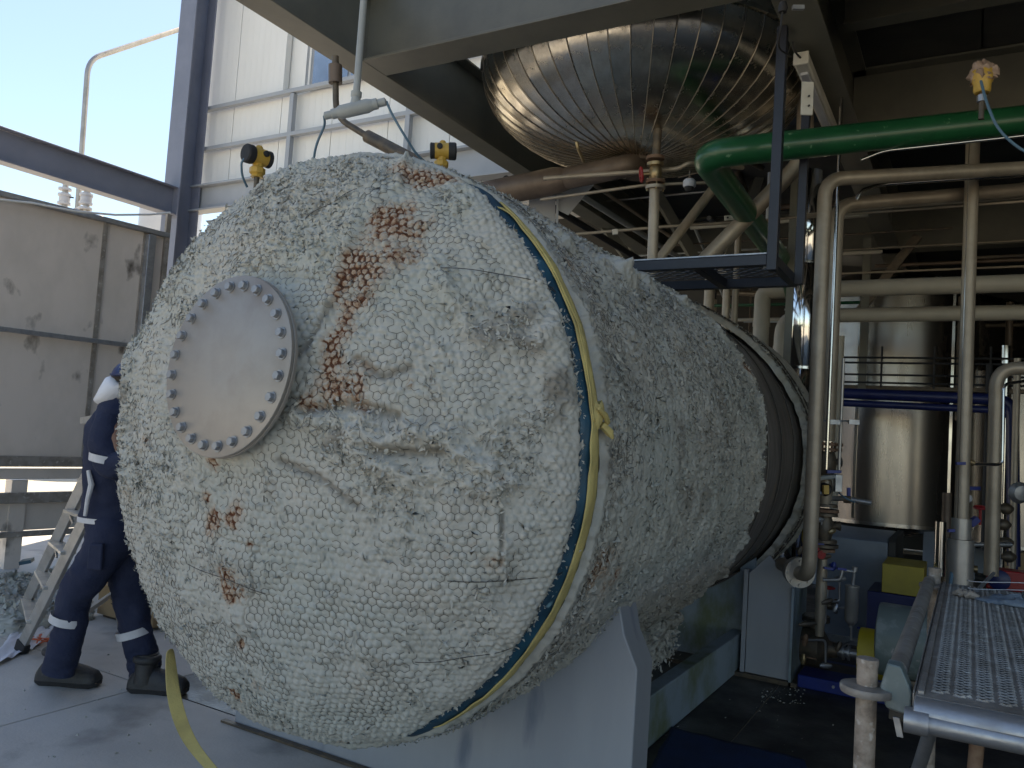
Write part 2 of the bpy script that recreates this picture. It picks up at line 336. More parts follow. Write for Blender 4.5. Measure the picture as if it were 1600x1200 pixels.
for z in (5.57,6.20,8.3,10.6): MB().bar((X0b-.1,7.9,z),(X1b,7.9,z),.08,.058).build('girt','girt',bl,bev=.004)
for x,z1 in ((-8.42,6.16),(-6.33,6.16),(-4.4,6.16)): MB().bar((x,7.9,5.06),(x,7.9,z1),.075,.075,(0,1,0)).build('wall_post','girt',bl,bev=.004)
MB().bar((-8.26,7.93,6.24),(-8.26,7.93,19),.06,.05,(0,1,0)).build('corner_strip','wallp',bl)
wn=MB().box((-8.22,7.98,6.21),(-6.76,8.03,7.44)).build('window','girt',bl)
MB().box((-8.15,7.965,6.27),(-7.5,7.979,7.38)).build('window_pane','glass',wn); MB().box((-7.44,7.965,6.27),(-6.82,7.979,7.38)).build('window_pane','glass',wn)
MB().ibeam((X0b-.05,7.84,4.78),(-3.9,7.84,4.78),.40,.2,.03,.012).build('fascia_beam','girt',bl,bev=.003)

# ---- left steel wall on a frame
PW=atd(0,306,7.5); dA=V(math.sin(math.radians(6.5)),math.cos(math.radians(6.5)),0); nA=V(-dA[1],dA[0],0)
WH=lambda x,y: hitplane(x,y,PW,nA)
def WT(x,y): p=WH(x,y); return np.dot(p-PW,dA),p[2]
t_end,zt=WT(261,371); zt0=PW[2]; zm=WT(100,527)[1]; zb=WT(60,714)[1]-.02
sw=thing('steel_wall','stained steel plate wall on a raised frame, left of the insulated vessel','wall',PW*V(1,1,0))
def WP(t,z,o=0.): return V(*(PW[:2]+dA[:2]*t+nA[:2]*o),z)
seams=[t_end-.02,WT(226,380)[0],WT(160,400)[0]]; 
while seams[-1]>-6: seams.append(seams[-1]-2.1)
for a,b in zip(seams[1:],seams[:-1]):
    for z0,z1 in ((zb,zm-.02),(zm+.02,zt)):
        MB().prism([WP(a+.002,z0),WP(b-.002,z0),WP(b-.002,z1),WP(a+.002,z1)],nA*.01).build('steel_plate','tankwall',sw)
    MB().bar(WP(a,zb,-.012),WP(a,zt,-.012),.045,.012,nA).build('weld_seam','galvdirty',sw)
TL,TR=-6.2,t_end
for z,h,o,m in ((zt+.015,.05,-.03,'galv'),(zm,.045,-.045,'galv'),(zb-.02,.10,-.05,'galvdirty'),(zb-.14,.10,-.02,'tankwall'),(WT(60,776)[1],.10,-.05,'galvdirty'),(WT(60,806)[1],.26,-.01,'tankwall'),(WT(60,832)[1],.05,-.03,'galvdirty')):
    MB().bar(WP(TL,z,o),WP(TR,z,o),.07 if h<.2 else .012,h).build('wall_rail' if h<.2 else 'lower_plate',m,sw,bev=.004)
for x in (231,): t,_=WT(x,380); MB().bar(WP(t,0,-.05),WP(t,zt-.03,-.05),.09,.08,dA).build('wall_post','galv',sw,bev=.004)
MB().bar(WP(t_end-.02,0,-.03),WP(t_end-.02,zt+.25,-.03),.04,.05,dA).build('wall_post','galvdirty',sw)
for x in (30,-260): t,_=WT(x,740); MB().bar(WP(t,0,.03),WP(t,zb-.2,.03),.14,.14,dA).build('support_leg','tankwall',sw)
# cable draped along the top of the wall
cp=[WH(-20,313)-nA*.12,WH(40,320)-nA*.14,WH(110,333)-nA*.14,WH(170,338)-nA*.14,WH(225,337)-nA*.12,WH(258,334)-nA*.1]
single('power_cable',MB().tube(cp,.011,8),'whitecable','thin white cable sagging along the top edge of the stained steel wall','cable')

# ---- things beyond the wall
s=thing('storage_silo','pale cylindrical silo just showing above the steel wall beside the blue column','silo',atd(262,330,22)*V(1,1,0))
c=atd(268,330,22); MB().lathe((c[0],c[1],0),(0,0,1),[(.80,0),(.80,7.35)],40).build('silo_body','silo',s); MB().lathe((c[0],c[1],7.35),(0,0,1),[(.83,0),(.83,.08),(.3,.3),(.05,.34)],40).build('silo_roof','silo',s)
vp=thing('vent_pipe','thin pale pipe rising above the blue beam and bending right across the sky','pipe',atd(122,330,13)*V(1,1,0))
P=[atd(120,345,13),atd(138,93,13),atd(283,45,14.5),atd(300,52,14.6)]
MB().tube(bend(P,.25),.042,12).build('pipe_run','greypipe',vp)
MB().bar(atd(279,58,14.5),atd(300,58,14.6),.05,.10).build('pipe_bracket','girt',vp)
for k,(x,d) in enumerate(((101,13.0),(135,12.6))):
    r=thing('relief_valve',('pale flanged valve with a small black lever, standing above the stained steel wall','pale flanged valve without a lever, at the foot of the tall vent pipe')[k],'valve',atd(x,335,d)*V(1,1,0),'valves above the steel wall')
    b=atd(x-2,360,d); T=atd(x+2,283,d)
    MB().tube([b,T],.045,12).build('riser','greypipe',r)
    for yy in (296,305,318,326): q=atd(x+(305-yy)*.08,yy,d); f_=MB(); f_.lathe(q,(0,0,1),[(.10,-.018),(.10,.018)],18); f_.build('valve_flange','silo',r)
    q=atd(x,311,d); MB().lathe(q,(0,0,1),[(.06,-.1),(.085,-.03),(.085,.03),(.06,.1)],16).build('valve_body','silo',r)
    if k==0: MB().tube([atd(x,307,d),atd(x+14,309,d)],.012,6).build('lever','rubber',r)
mp=thing('header_pipe','grey horizontal header pipe lying just behind the top of the steel wall','pipe',atd(135,335,12.6)*V(1,1,0))
MB().tube(bend([atd(108,360,12.8),atd(120,331,12.8),atd(135,336,12.6),atd(139,360,12.6)],.1),.09,12).build('pipe_run','greypipe',mp)
MB().tube(bend([atd(145,362,12.6),atd(156,338,12.5),atd(166,362,12.4)],.2),.08,12).build('pipe_run','greypipe',mp)

# ---- overhead platform frame
b1=thing('edge_beam','dark grey roof edge beam running diagonally away from the top of the photo towards the ladder of pipes','beam',(-3.68,4,4))
MB().ibeam((-3.6775,-3,4.28),(-3.6775,11,4.28),.56,.2,.018,.012).build('beam_section','greybeam',b1,bev=.002)
for y in (1.0,7.4,9.5): MB().box((-3.67,y,4.02),(-3.585,y+.012,4.54)).build('stiffener_plate','greybeam',b1)
b2=thing('cross_beam','broad olive grey cross beam spanning the top of the photo in front of the polished vessel','beam',(-2,4.06,4))
MB().ibeam((-3.66,4.06,4.281),(9,4.06,4.281),.558,.24,.018,.012).build('beam_section','greybeam',b2,bev=.002)
b3=thing('hanger_beam','grey-green ceiling beam carrying the unlit white lamp','beam',(-.88,6,4))
MB().ibeam((-.885,4.13,4.28),(-.885,15.5,4.28),.556,.22,.018,.012).build('beam_section','greybeam',b3,bev=.002)
MB().ibeam((-.885,-3,4.28),(-.885,3.99,4.28),.556,.22,.018,.012).build('beam_section','greybeam',b3,bev=.002)
yb=onz(1450,213,4)[1]
b4=thing('ceiling_beam','grey ceiling beam just above the long green pipe at upper right','beam',(2,yb,4))
MB().ibeam((-.87,yb,4.28),(9,yb,4.28),.556,.22,.018,.012).build('beam_section','greybeam',b4,bev=.002)
b5=thing('purlin_beam','dark shallow purlin under the ceiling deck near the top right corner','beam',(2,5,4.3))
y5=onz(1450,33,4.25)[1]
MB().ibeam((-.77,y5,4.4),(9,y5,4.4),.2,.12,.01,.008).build('beam_section','greybeam',b5)
b6=thing('rear_ceiling_beam','dim ceiling beam far back, behind the cream pipes','beam',(2,10,4))
MB().ibeam((-3.66,10.2,4.28),(9,10.2,4.28),.556,.22,.018,.012).build('beam_section','greybeam',b6)
dk=thing('ceiling_deck','dark ribbed steel deck forming the ceiling over the right side','ceiling',(3,6,4.56))
x=-1.0
while x<9:
    MB().box((x,0.4,4.565),(x+.986,15.9,4.63)).build('deck_sheet','deck',dk)
    x+=1.0
for x in (-3.7,-2.35): MB().box((x,7.4,4.566),(x+1.34,15.9,4.63)).build('deck_sheet','deck',dk)
rf=MB().box((-3.8,3.2,8.8),(9.2,16,8.95)).build('upper_roof','deck'); rf['kind']='structure'  # unseen roof added to keep sky light off the overhead vessel
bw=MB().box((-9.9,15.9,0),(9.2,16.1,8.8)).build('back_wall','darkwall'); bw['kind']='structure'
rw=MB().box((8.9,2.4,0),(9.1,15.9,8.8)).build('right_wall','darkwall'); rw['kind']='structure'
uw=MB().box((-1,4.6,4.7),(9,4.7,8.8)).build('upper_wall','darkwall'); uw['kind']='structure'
# ================================================================== VESSEL
VX,VZ,VR,VY,VD=-2.19,1.525,1.112,2.40,.495
ves=thing('insulated_vessel','large horizontal vessel wrapped in lumpy off-white wool under chicken wire, rust stained','pressure vessel',(VX,4.4,0))
# arc table of the dished end
_t=np.linspace(0,math.pi/2,400); _s=np.concatenate([[0],np.cumsum(np.hypot(VR*np.cos((_t[1:]+_t[:-1])/2),VD*np.sin((_t[1:]+_t[:-1])/2))*np.diff(_t))]); SMAX=_s[-1]
def dome(p,q,h):
    s=np.hypot(p,q); t=np.interp(s,_s,_t); ca=np.where(s>1e-9,p/np.maximum(s,1e-9),1); sa=np.where(s>1e-9,q/np.maximum(s,1e-9),0)
    st,ct=np.sin(t),np.cos(t); n=np.stack([st*ca/VR,-ct/VD,st*sa/VR],-1); n/=np.linalg.norm(n,axis=-1,keepdims=True)
    return np.stack([VX+VR*st*ca,VY-VD*ct,VZ+VR*st*sa],-1)+n*np.asarray(h)[...,None],n
def cyl(u,y,h,R_=1.145):                   # u = arc length round the shell, 0 at +X, counter-clockwise
    th=u/R_; c,s=np.cos(th),np.sin(th); z=np.zeros_like(th); n=np.stack([c,z,s],-1)
    return np.stack([VX+R_*c,y,VZ+R_*s],-1)+n*np.asarray(h)[...,None],n
def dome_px(x,y):
    d=ray(x,y); o=CP-V(VX,VY,VZ); k=V(1/VR,1/VD,1/VR); a=((d*k)**2).sum(); b=(d*k*o*k).sum(); c=((o*k)**2).sum()-1
    disc=b*b-a*c
    disc=max(disc,0.)
    P=CP+d*((-b-math.sqrt(disc))/a)
    P[1]=min(P[1],VY-.001)
    t=math.acos(min(1,max(-1,-(P[1]-VY)/VD))); s=np.interp(t,_t,_s); aa=math.atan2(P[2]-VZ,P[0]-VX); return s*math.cos(aa),s*math.sin(aa),P
def cyl_px(x,y,R_=1.16):
    d=ray(x,y); o=CP-V(VX,0,VZ); a=d[0]**2+d[2]**2; b=d[0]*o[0]+d[2]*o[2]; c=o[0]**2+o[2]**2-R_**2; disc=b*b-a*c
    if disc<0: disc=0
    return CP+d*((-b-math.sqrt(disc))/a)
def ss(a,b,x): t=np.clip((x-a)/(b-a),0,1); return t*t*(3-2*t)
CW=.0285
def warp(p,q,sd):
    k_=1-.6*ss(.05,-.30,q)
    return p+k_*.030*fbm(p*3.2,q*3.2,sd,3)+k_*.012*vn(p*11,q*11,sd+5)+.0035*vn(p*34,q*34,sd+6), q+k_*.030*fbm(p*3.2,q*3.2,sd+20,3)+k_*.012*vn(p*11,q*11,sd+25)+.0035*vn(p*34,q*34,sd+26)
def hexd(p,q,cx=CW):                       # distances to nearest two lattice centres and id of the nearest
    ry=cx*.866; j0=np.floor(q/ry).astype(int); D=[];I=[]
    for dj in (-1,0,1,2):
        j=j0+dj; off=(j&1)*.5; i0=np.floor(p/cx-off).astype(int)
        for di in (0,1):
            i=i0+di; D.append(np.hypot(p-(i+off)*cx,q-j*ry)); I.append(i*7919+j*104729)
    D=np.stack(D); I=np.stack(I); k=np.argmin(D,0); f1=np.take_along_axis(D,k[None],0)[0]; ids=np.take_along_axis(I,k[None],0)[0]
    np.put_along_axis(D,k[None],9.,0); return f1,D.min(0),ids
def polyd(p,q,pts):
    d=np.full(p.shape,9.)
    for (a,b),(c,e) in zip(pts[:-1],pts[1:]):
        L2=(c-a)**2+(e-b)**2; t=np.clip(((p-a)*(c-a)+(q-b)*(e-b))/L2,0,1); d=np.minimum(d,np.hypot(p-a-t*(c-a),q-b-t*(e-b)))
    return d
def pq(l): return [dome_px(*a)[:2] for a in l]
FOLDS=[(pq([(470,650),(530,668),(590,690),(650,675),(700,690),(760,735)]),.036,.034),
       (pq([(560,710),(640,745),(700,740),(760,765),(800,750)]),.026,.026),
       (pq([(640,250),(620,290),(560,330),(545,380),(520,450),(500,560)]),.022,.020),
       (pq([(780,650),(770,760),(785,860),(790,900)]),.018,.014),
       (pq([(690,440),(740,520),(830,540),(880,500)]),.026,.012),
       (pq([(210,540),(200,640),(205,760)]),.05,.022)]
PITS=[(pq([(480,640),(560,632),(620,650)]),.016,.026),(pq([(590,705),(660,708),(690,705)]),.014,.024),(pq([(785,800),(782,880)]),.006,.016),
      (pq([(520,480),(500,520),(470,560)]),.012,.014),(pq([(560,560),(600,590),(640,575)]),.012,.014),(pq([(440,720),(500,745),(560,790)]),.012,.01)]
HC=dome_px(364,575)[:2]
def surfh(p,q,kind):
    if kind=='dome':
        base=.015*fbm(p*2.6,q*2.6,40,3)+.017*fbm(p*7,q*7,50,3)
        base=base+.012*np.exp(-(np.hypot(p-HC[0],q-HC[1])/.35)**6)
        for pts,wd,am in FOLDS: base=base+am*np.exp(-(polyd(p,q,pts)/wd)**2)*(.6+.8*fbm(p*16,q*16,60,3)+.3)
        for pts,wd,am in PITS: base=base-am*np.exp(-(polyd(p,q,pts)/wd)**2)
    else: base=.010*fbm(p*2.2,q*2.2,41,3)+.009*fbm(p*8,q*10,51,3)
    cn=fbm(p*4.2,q*4.2,260 if kind=='dome' else 270,4); cr=np.exp(-(cn/.018)**2)*ss(-.15,.25,fbm(p*2.9,q*2.9,280,2))
    base=base-.009*cr; global CRK; CRK=cr
    tear=ss(.02,.42,fbm(p*4.3,q*4.3,70 if kind=='dome' else 75,4))
    if kind=='dome': tear=tear*(1-.62*ss(-.12,-.32,q)*ss(-.95,-.7,p))
    if kind=='dome':
        for pts,wd,am in FOLDS[:2]+FOLDS[4:]: tear=np.maximum(tear,.9*np.exp(-(polyd(p,q,pts)/(wd*1.6))**2))
    return base,tear
def pillow(p,q,kind,amp):
    wp,wq=warp(p,q,80 if kind=='dome' else 90); f1,f2,ids=hexd(wp,wq)
    e=np.clip((f2-f1)/CW,0,1); pil=(1-np.exp(-e*3.0))*(1-.55*(f1/CW)**2*2)
    r1=_tab(3)[ids&255,(ids>>8)&255]
    base,tear=surfh(p,q,kind)
    A=amp*(.75+.45*r1)*(1-.72*tear)*(.8+.5*fbm(p*1.7,q*1.7,33,2))
    ridg=1-2*np.abs(fbm(p*30,q*30,110,3)); 
    fine=.0016*fbm(p*75,q*75,120,3)+.0005*vn(p*260,q*260,130)
    global GRV; GRV=np.clip(1-pil*1.5,0,1)
    return base+A*pil+fine*(1+1.3*tear)+tear*(.013*ridg+.005*vn(p*110,q*110,7)),tear
# stains: (px,py,rx,strength) on the dished end / shell
ST=[(655,280,24,.9),(625,265,16,.7),(705,285,16,.8),(680,262,14,.6),(610,335,22,1.),(640,348,22,1.),(590,345,12,.9),(655,360,14,.8),(580,375,14,.8),(600,400,16,.8),(635,395,24,.65),
 (545,400,12,.6),(570,415,20,.8),(600,425,14,.55),(550,440,20,1.1),(560,460,18,1.1),(540,470,14,.9),(535,500,12,.8),(515,465,10,.7),(545,520,12,.55),(520,535,12,1.1),(530,560,14,.7),(518,585,16,1.),
 (540,600,22,.85),(555,610,14,.7),(575,580,12,.35),(480,632,12,1.),(490,640,14,.7),(510,620,12,.5),(565,640,10,.6),(640,600,8,.45),(600,500,10,.35),
 (336,722,9,.9),(333,812,11,1.1),(326,828,8,.8),(323,777,7,.8),(372,803,13,.6),(368,812,7,1.),(392,847,6,.9),(358,905,12,1.1),(368,918,12,1.),(357,930,8,1.1),(375,1006,6,1.),(402,1073,7,1.),
 (366,1080,7,1.),(374,1092,6,.9),(206,762,10,.6),(229,688,6,.7),(780,752,7,.8),(755,878,8,.4),(770,880,10,.5),(560,1075,6,.3),(540,1162,8,.5),(700,872,5,.4),(740,850,8,.35)]
STC=[(893,400,11,1.1),(905,412,10,1.1),(918,428,8,.9),(880,385,8,.5),(930,440,5,.6),(950,880,26,.62),(965,900,18,.55),(935,910,22,.45),(940,930,16,.35),(1052,455,12,.8),(1072,463,10,.9),(1165,568,8,1.2),(1172,580,8,1.1),(1100,560,5,.6),(1060,545,5,.4),(1045,440,8,.7),(985,560,5,.3)]
def stain(v,lst,f):
    a=np.zeros(len(v)); wv=1+.45*fbm(v[:,0]*13+v[:,1]*3,v[:,2]*13,500,3)
    for x,y,r,s in lst:
        if y>650 and x<800: r*=1.2; s*=1.35
        P=f(x,y)
        if P is None: continue
        if len(P)==3 and isinstance(P,tuple): P=P[2]
        R_=r*1.42*np.dot(P-CP,FW)/F; d2=((v-P)**2).sum(1); a+=1.15*s*np.exp(-d2/(R_*R_)/wv)
    return np.clip(a,0,1.2)
def wires(kind,region,fn,amp,off):
    # hexagonal wire netting lying in the grooves
    (p0,p1,q0,q1)=region; ry=CW*.866; js=np.arange(int(q0/ry)-1,int(q1/ry)+2); is_=np.arange(int(p0/CW)-1,int(p1/CW)+2)
    I,J=np.meshgrid(is_,js,indexing='ij'); cx=(I+(J&1)*.5)*CW; cy=J*ry
    # node above-right(60deg: 30,90) per cell : nodes at angle 90 and 30 -> R=CW/sqrt3
    Rn=CW/math.sqrt(3); N=lambda a:(cx+Rn*math.cos(math.radians(a)),cy+Rn*math.sin(math.radians(a)))
    segs=[]
    for a,b in ((90,30),(30,-30),(-30,-90)):
        A,B=N(a),N(b); segs.append((A[0].ravel(),A[1].ravel(),B[0].ravel(),B[1].ravel()))
    ax,ay,bx,by=[np.concatenate([s[k] for s in segs]) for k in range(4)]
    def unw(x,y):
        p,q=x.copy(),y.copy()
        for _ in range(4): wx,wy=warp(p,q,80 if kind=='dome' else 90); p+=x-wx; q+=y-wy
        return p,q
    ap,aq=unw(ax,ay); bp,bq=unw(bx,by)
    keep=region_ok(kind,(ap+bp)/2,(aq+bq)/2)&(rng.random(len(ap))>.22+.70*ss(-.25,.35,fbm((ap+bp)*4,(aq+bq)*4,95,3))); ap,aq,bp,bq=ap[keep],aq[keep],bp[keep],bq[keep]
    P=[];rw=.0008
    for t in (0,.5,1):
        p=ap*(1-t)+bp*t;q=aq*(1-t)+bq*t; b_,te=surfh(p,q,kind); P.append(fn(p,q,b_+off+te*.007)[0])
    n=len(ap); vs=[];
    d=P[2]-P[0]; d/=np.maximum(np.linalg.norm(d,axis=1,keepdims=True),1e-9); _,nn=fn(ap,aq,np.zeros(n)); s=np.cross(d,nn)
    ring=[]
    for Q in P:
        for k in range(3): an=2*math.pi*k/3; ring.append(Q+rw*(s*math.cos(an)+nn*math.sin(an)))
    v=np.stack(ring,1).reshape(-1,3); base=np.arange(n)*9; f=[]
    for lv in (0,3):
        for k in range(3): k2=(k+1)%3; f.append(np.stack([base+lv+k,base+lv+k2,base+lv+3+k2,base+lv+3+k],1))
    return v,np.concatenate(f)
def tufts(fn,ps,qs,hs,size,kindname,wk=1.,lk=1.):
    # ragged fibre flakes standing off the wool
    n=len(ps); c,nn=fn(ps,qs,hs); r=rng.normal(size=(n,3)); tdir=np.cross(nn,r); tdir/=np.linalg.norm(tdir,axis=1,keepdims=True); side=np.cross(nn,tdir)
    L=size*(.5+rng.random(n))[:,None]; W=L*(.35+.5*rng.random(n))[:,None]*wk; lift=(.25+.55*rng.random(n))[:,None]*lk; curl=(.3*rng.normal(size=n))[:,None]
    pts=[]
    for t,wd in ((0,.9),(.35,1.1),(.7,.75),(1.,.12)):
        ctr=c-nn*.003+tdir*L*t+nn*L*(lift*t+ .25*t*t)*.8+side*curl*L*t*t
        j=rng.normal(size=(n,3))*L*.08
        pts+= [ctr-side*W*wd*.5+j, ctr+side*W*wd*.5-j]
    v=np.stack(pts,1).reshape(-1,3); b=np.arange(n)*8; f=[]
    for k in (0,2,4): f.append(np.stack([b+k,b+k+1,b+k+3,b+k+2],1))
    return v,np.concatenate(f)
def region_ok(kind,p,q):
    if kind=='dome': return (np.hypot(p,q)<SMAX-.02)&(np.hypot(p-HC[0],q-HC[1])>.21)
    return (q>2.5)&(q<yend(p)-.03)
def yend(u): return 4.80+.10*fbm(u*3,u*0+3.3,200,3)+.05*vn(u*23,u*0+1,201)+.03*vn(u*60,u*0,202)+.22*ss(1.0,1.7,u)*ss(2.2,1.9,u)-.10*ss(-.1,-.9,u)
# ---- dished end blanket
st=.0043; k=int((SMAX+.06)/st); a=np.arange(-k,k+1)*st; Pm,Qm=np.meshgrid(a,a,indexing='ij')
idx=-np.ones(Pm.shape,int); rad=np.hypot(Pm,Qm); edge=SMAX-.030-.034*ss(-1.15,-.95,np.arctan2(Qm,Pm))*ss(1.0,.8,np.arctan2(Qm,Pm))+.010*fbm(np.arctan2(Qm,Pm)*6,rad*0,210,3)+.008*vn(np.arctan2(Qm,Pm)*60,rad*0,211)
ok=rad<edge; idx[ok]=np.arange(ok.sum()); p,q=Pm[ok],Qm[ok]
h,te=pillow(p,q,'dome',.0150); GD=GRV; CRD=CRK; rim=edge[ok]-np.hypot(p,q); h=h*ss(-.004,.05,rim)+.018*ss(.16,.03,rim)*ss(-.01,.02,rim)-.02*ss(.012,-.006,rim)
hd=np.hypot(p-HC[0],q-HC[1]); h=h+.022*np.exp(-((hd-.27)/.05)**2)*(.6+.6*vn(p*20,q*20,9))-.03*ss(.22,.18,hd)
vd,_=dome(p,q,h)
F4=np.stack([idx[:-1,:-1],idx[1:,:-1],idx[1:,1:],idx[:-1,1:]],-1).reshape(-1,4); F4=F4[(F4>=0).all(1)]
dirt_dark=np.clip(.9*ss(.15,.5,fbm(p*7,q*7,140,4))*te+.8*sum(np.exp(-(polyd(p,q,pts)/(wd*1.3))**2) for pts,wd,am in PITS)+.55*CRD,0,1)  # blotches in torn wool, plus darker pits and crease lines
npmesh('end_blanket',vd,F4[:,::-1],'wool',ves,{'rust':stain(vd,ST,dome_px),'dirt':dirt_dark,'groove':GD})
v,f=wires('dome',(-SMAX,SMAX,-SMAX,SMAX),dome,0,.0035); npmesh('wire_netting',v,f,'wire',ves,kind='stuff')
# ---- shell blanket
du,dy=.0066,.0066; U=np.arange(-2.3,2.75,du); Y=np.arange(0,1.0001,dy/2.5); 
Um,Sm=np.meshgrid(U,Y,indexing='ij'); Ye=yend(Um); Y0_=2.452-.10*ss(.95,1.12,Um/1.145)-.08*ss(-1.0,-1.2,Um/1.145); Ym=Y0_+Sm*(Ye-Y0_)+.008*vn(Um*40,Sm*0,220)*(1-Sm)
p,q=Um.ravel(),Ym.ravel(); h,te=pillow(p,q,'cyl',.0085); GC=GRV; s_=Sm.ravel(); CRC=CRK
h=h+.006*fbm(p*6,q*45,290,3)
for (x_,y_,hh,rr) in ((972,425,.075,.07),(945,415,.03,.08),(1070,470,.04,.06),(820,335,.03,.05),(1010,440,.03,.08),(1120,510,.03,.05),(880,370,.02,.06)):
    P_=cyl_px(x_,y_); u_=math.atan2(P_[2]-VZ,P_[0]-VX)*1.145; h=h+hh*np.exp(-((p-u_)/rr)**2-((q-P_[1])/rr)**2)*(1+1.3*fbm(p*20,q*20,15,3))

h=h*ss(0,.015,s_)-.018*ss(.16,.0,s_)+.012*ss(.05,.01,s_)+.012*ss(.93,.99,s_)*(1+vn(p*30,q*0,5))-.045*ss(.990,1.,s_)-.02*ss(.008,0,s_)
# dirty belts and torn seam around the shell
seam=np.exp(-((q-4.0-.05*vn(p*3,p*0,7))/.05)**2)*ss(-.3,.1,p)*ss(1.6,1.3,p); h=h+seam*.022*fbm(p*25,q*25,12,3)
h=h+.035*np.exp(-((p-1.78)/.10)**2-((q-3.9)/.10)**2)*(1+fbm(p*22,q*22,14,3))
h=h+.014*ss(.6,-1.0,p)*(1+1.2*fbm(p*7,q*7,17,4))
vc,_=cyl(p,q,h); m_,n_=Um.shape; ii=np.arange(m_*n_).reshape(m_,n_)
Fc=np.stack([ii[:-1,:-1],ii[1:,:-1],ii[1:,1:],ii[:-1,1:]],-1).reshape(-1,4)
dirt_dark=np.clip(.75*seam*(.5+fbm(p*12,q*12,150,3))+.6*te*ss(.1,.4,fbm(p*6,q*6,151,3))+.35*ss(.1,.6,fbm(p*3,q*1.5,152,4))+.4*CRC,0,1)  # grimy seam and blotches, plus darker crease lines
npmesh('shell_blanket',vc,Fc,'wool',ves,{'rust':stain(vc,STC,cyl_px),'dirt':dirt_dark,'groove':GC})
v,f=wires('cyl',(-2.2,2.7,2.5,5.0),cyl,0,.003); npmesh('wire_netting',v,f,'wire',ves,kind='stuff')
# ---- loose fibre tufts
def cloud(n): r=SMAX*np.sqrt(rng.random(n)); a=rng.random(n)*2*math.pi; return r*np.cos(a),r*np.sin(a)
p,q=cloud(42000); b_,te=surfh(p,q,'dome'); kp=(rng.random(len(p))<.02+.30*te**2+.30*ss(SMAX-.25,SMAX-.03,np.hypot(p,q)))&(np.hypot(p-HC[0],q-HC[1])>.235); p,q,b_,te=p[kp],q[kp],b_[kp],te[kp]
v,f=tufts(dome,p,q,b_+.004+.006*te,.0125,'d'); at={'rust':stain(v,ST,dome_px),'dirt':np.zeros(len(v))}; npmesh('wool_tufts',v,f,'wool',ves,at,kind='stuff')
p=rng.random(30000)*5.0-2.3; q=2.46+rng.random(30000)*2.35; b_,te=surfh(p,q,'cyl'); seam=np.exp(-((q-4.0)/.06)**2)
kp=(rng.random(len(p))<.05+.35*te+.6*seam+.6*ss(.3,-1.3,p)+.4*ss(2.56,2.47,q))&(q<yend(p)); p,q,b_,te=p[kp],q[kp],b_[kp],te[kp]
v,f=tufts(cyl,p,q,b_+.006+.02*ss(.6,-1.,p),.0105,'c'); npmesh('wool_tufts',v,f,'wool',ves,{'rust':stain(v,STC,cyl_px),'dirt':.25*rng.random(len(v))},kind='stuff')
# fine loose fibres
p,q=cloud(16000); b_,te=surfh(p,q,'dome'); kp=(np.hypot(p-HC[0],q-HC[1])>.235)&(rng.random(len(p))<.10+te); p,q,b_=p[kp],q[kp],b_[kp]
v,f=tufts(dome,p,q,b_+.010,.026,'f',.09,.35); npmesh('loose_fibres',v,f,'wool',ves,{'rust':.6*stain(v,ST,dome_px),'dirt':np.repeat(.7*rng.random(len(p))**5,8)},kind='stuff')
p=rng.random(9000)*5.0-2.3; q=2.5+rng.random(9000)*2.3; b_,te=surfh(p,q,'cyl'); kp=q<yend(p); p,q,b_=p[kp],q[kp],b_[kp]
v,f=tufts(cyl,p,q,b_+.008,.03,'f',.09,.4); npmesh('loose_fibres',v,f,'wool',ves,{'rust':0*v[:,0],'dirt':np.repeat(.7*rng.random(len(p))**5,8)},kind='stuff')
# ragged edges
u_=rng.random(3600)*5-2.3
v1,f1=tufts(cyl,u_,yend(u_)-.005-.02*rng.random(3600),rng.random(3600)*.02-.012,.021,'e')
t_=rng.random(2600)*6.283
v2,f2=tufts(dome,(SMAX-.072+.01*rng.random(2600))*np.cos(t_),(SMAX-.072)*np.sin(t_),rng.random(2600)*.012,.013,'e')
npmesh('edge_tufts',v1,f1,'wool',ves,{'rust':v1[:,0]*0,'dirt':.2*rng.random(len(v1))},kind='stuff'); npmesh('edge_tufts',v2,f2,'wool',ves,{'rust':stain(v2,ST,dome_px),'dirt':v2[:,0]*0},kind='stuff')
# hanging rags under the shell
def rag(name,pts0,depth,seed):
    A,B=[np.asarray(p,float) for p in pts0]; n1,n2=110,34; vs=[]
    for i in range(n1+1):
        for j in range(n2+1):
            s,t=i/n1,j/n2; dl=depth*(.55+.45*float(vn(np.array(s*5.),np.array(seed*1.),4)))*(1+.25*float(vn(np.array(s*19.),np.array(2.),5)))
            pnt=A+(B-A)*s+V(.05*math.sin(t*3+s*7),0,-dl*t)+V(.025*float(fbm(np.array(s*9.),np.array(t*5.),seed,3)),.02*float(vn(np.array(s*15.),np.array(t*7.),seed+3)),0)+V(.018,.012,.012)*float(fbm(np.array(s*34.),np.array(t*16.),seed+9,3)); vs.append(pnt)
    f=[(i*(n2+1)+j,(i+1)*(n2+1)+j,(i+1)*(n2+1)+j+1,i*(n2+1)+j+1) for i in range(n1) for j in range(n2)]
    o=npmesh(name,np.array(vs),f,'wool',ves,{'rust':np.zeros(len(vs)),'dirt':.5*rng.random(len(vs))}); md=o.modifiers.new('solid','SOLIDIFY'); md.thickness=.022
    return o
rag('hanging_flap',(V(-1.53,3.32,.60),V(-1.50,4.65,.60)),.24,1)
rag('hanging_flap',(V(-1.75,3.4,.50),V(-1.70,4.4,.50)),.20,3)
_A=V(-1.53,3.32,.60); _n=4200; _s0=rng.random(_n); _t0=rng.random(_n); _c=_A+np.stack([.03*rng.normal(size=_n)+.03,_s0*1.33,-.02-.22*_t0],1)
def _flat(p,q,h): return _c+0*p[:,None],np.tile(nrm(V(.8,-.5,-.2)),(_n,1))
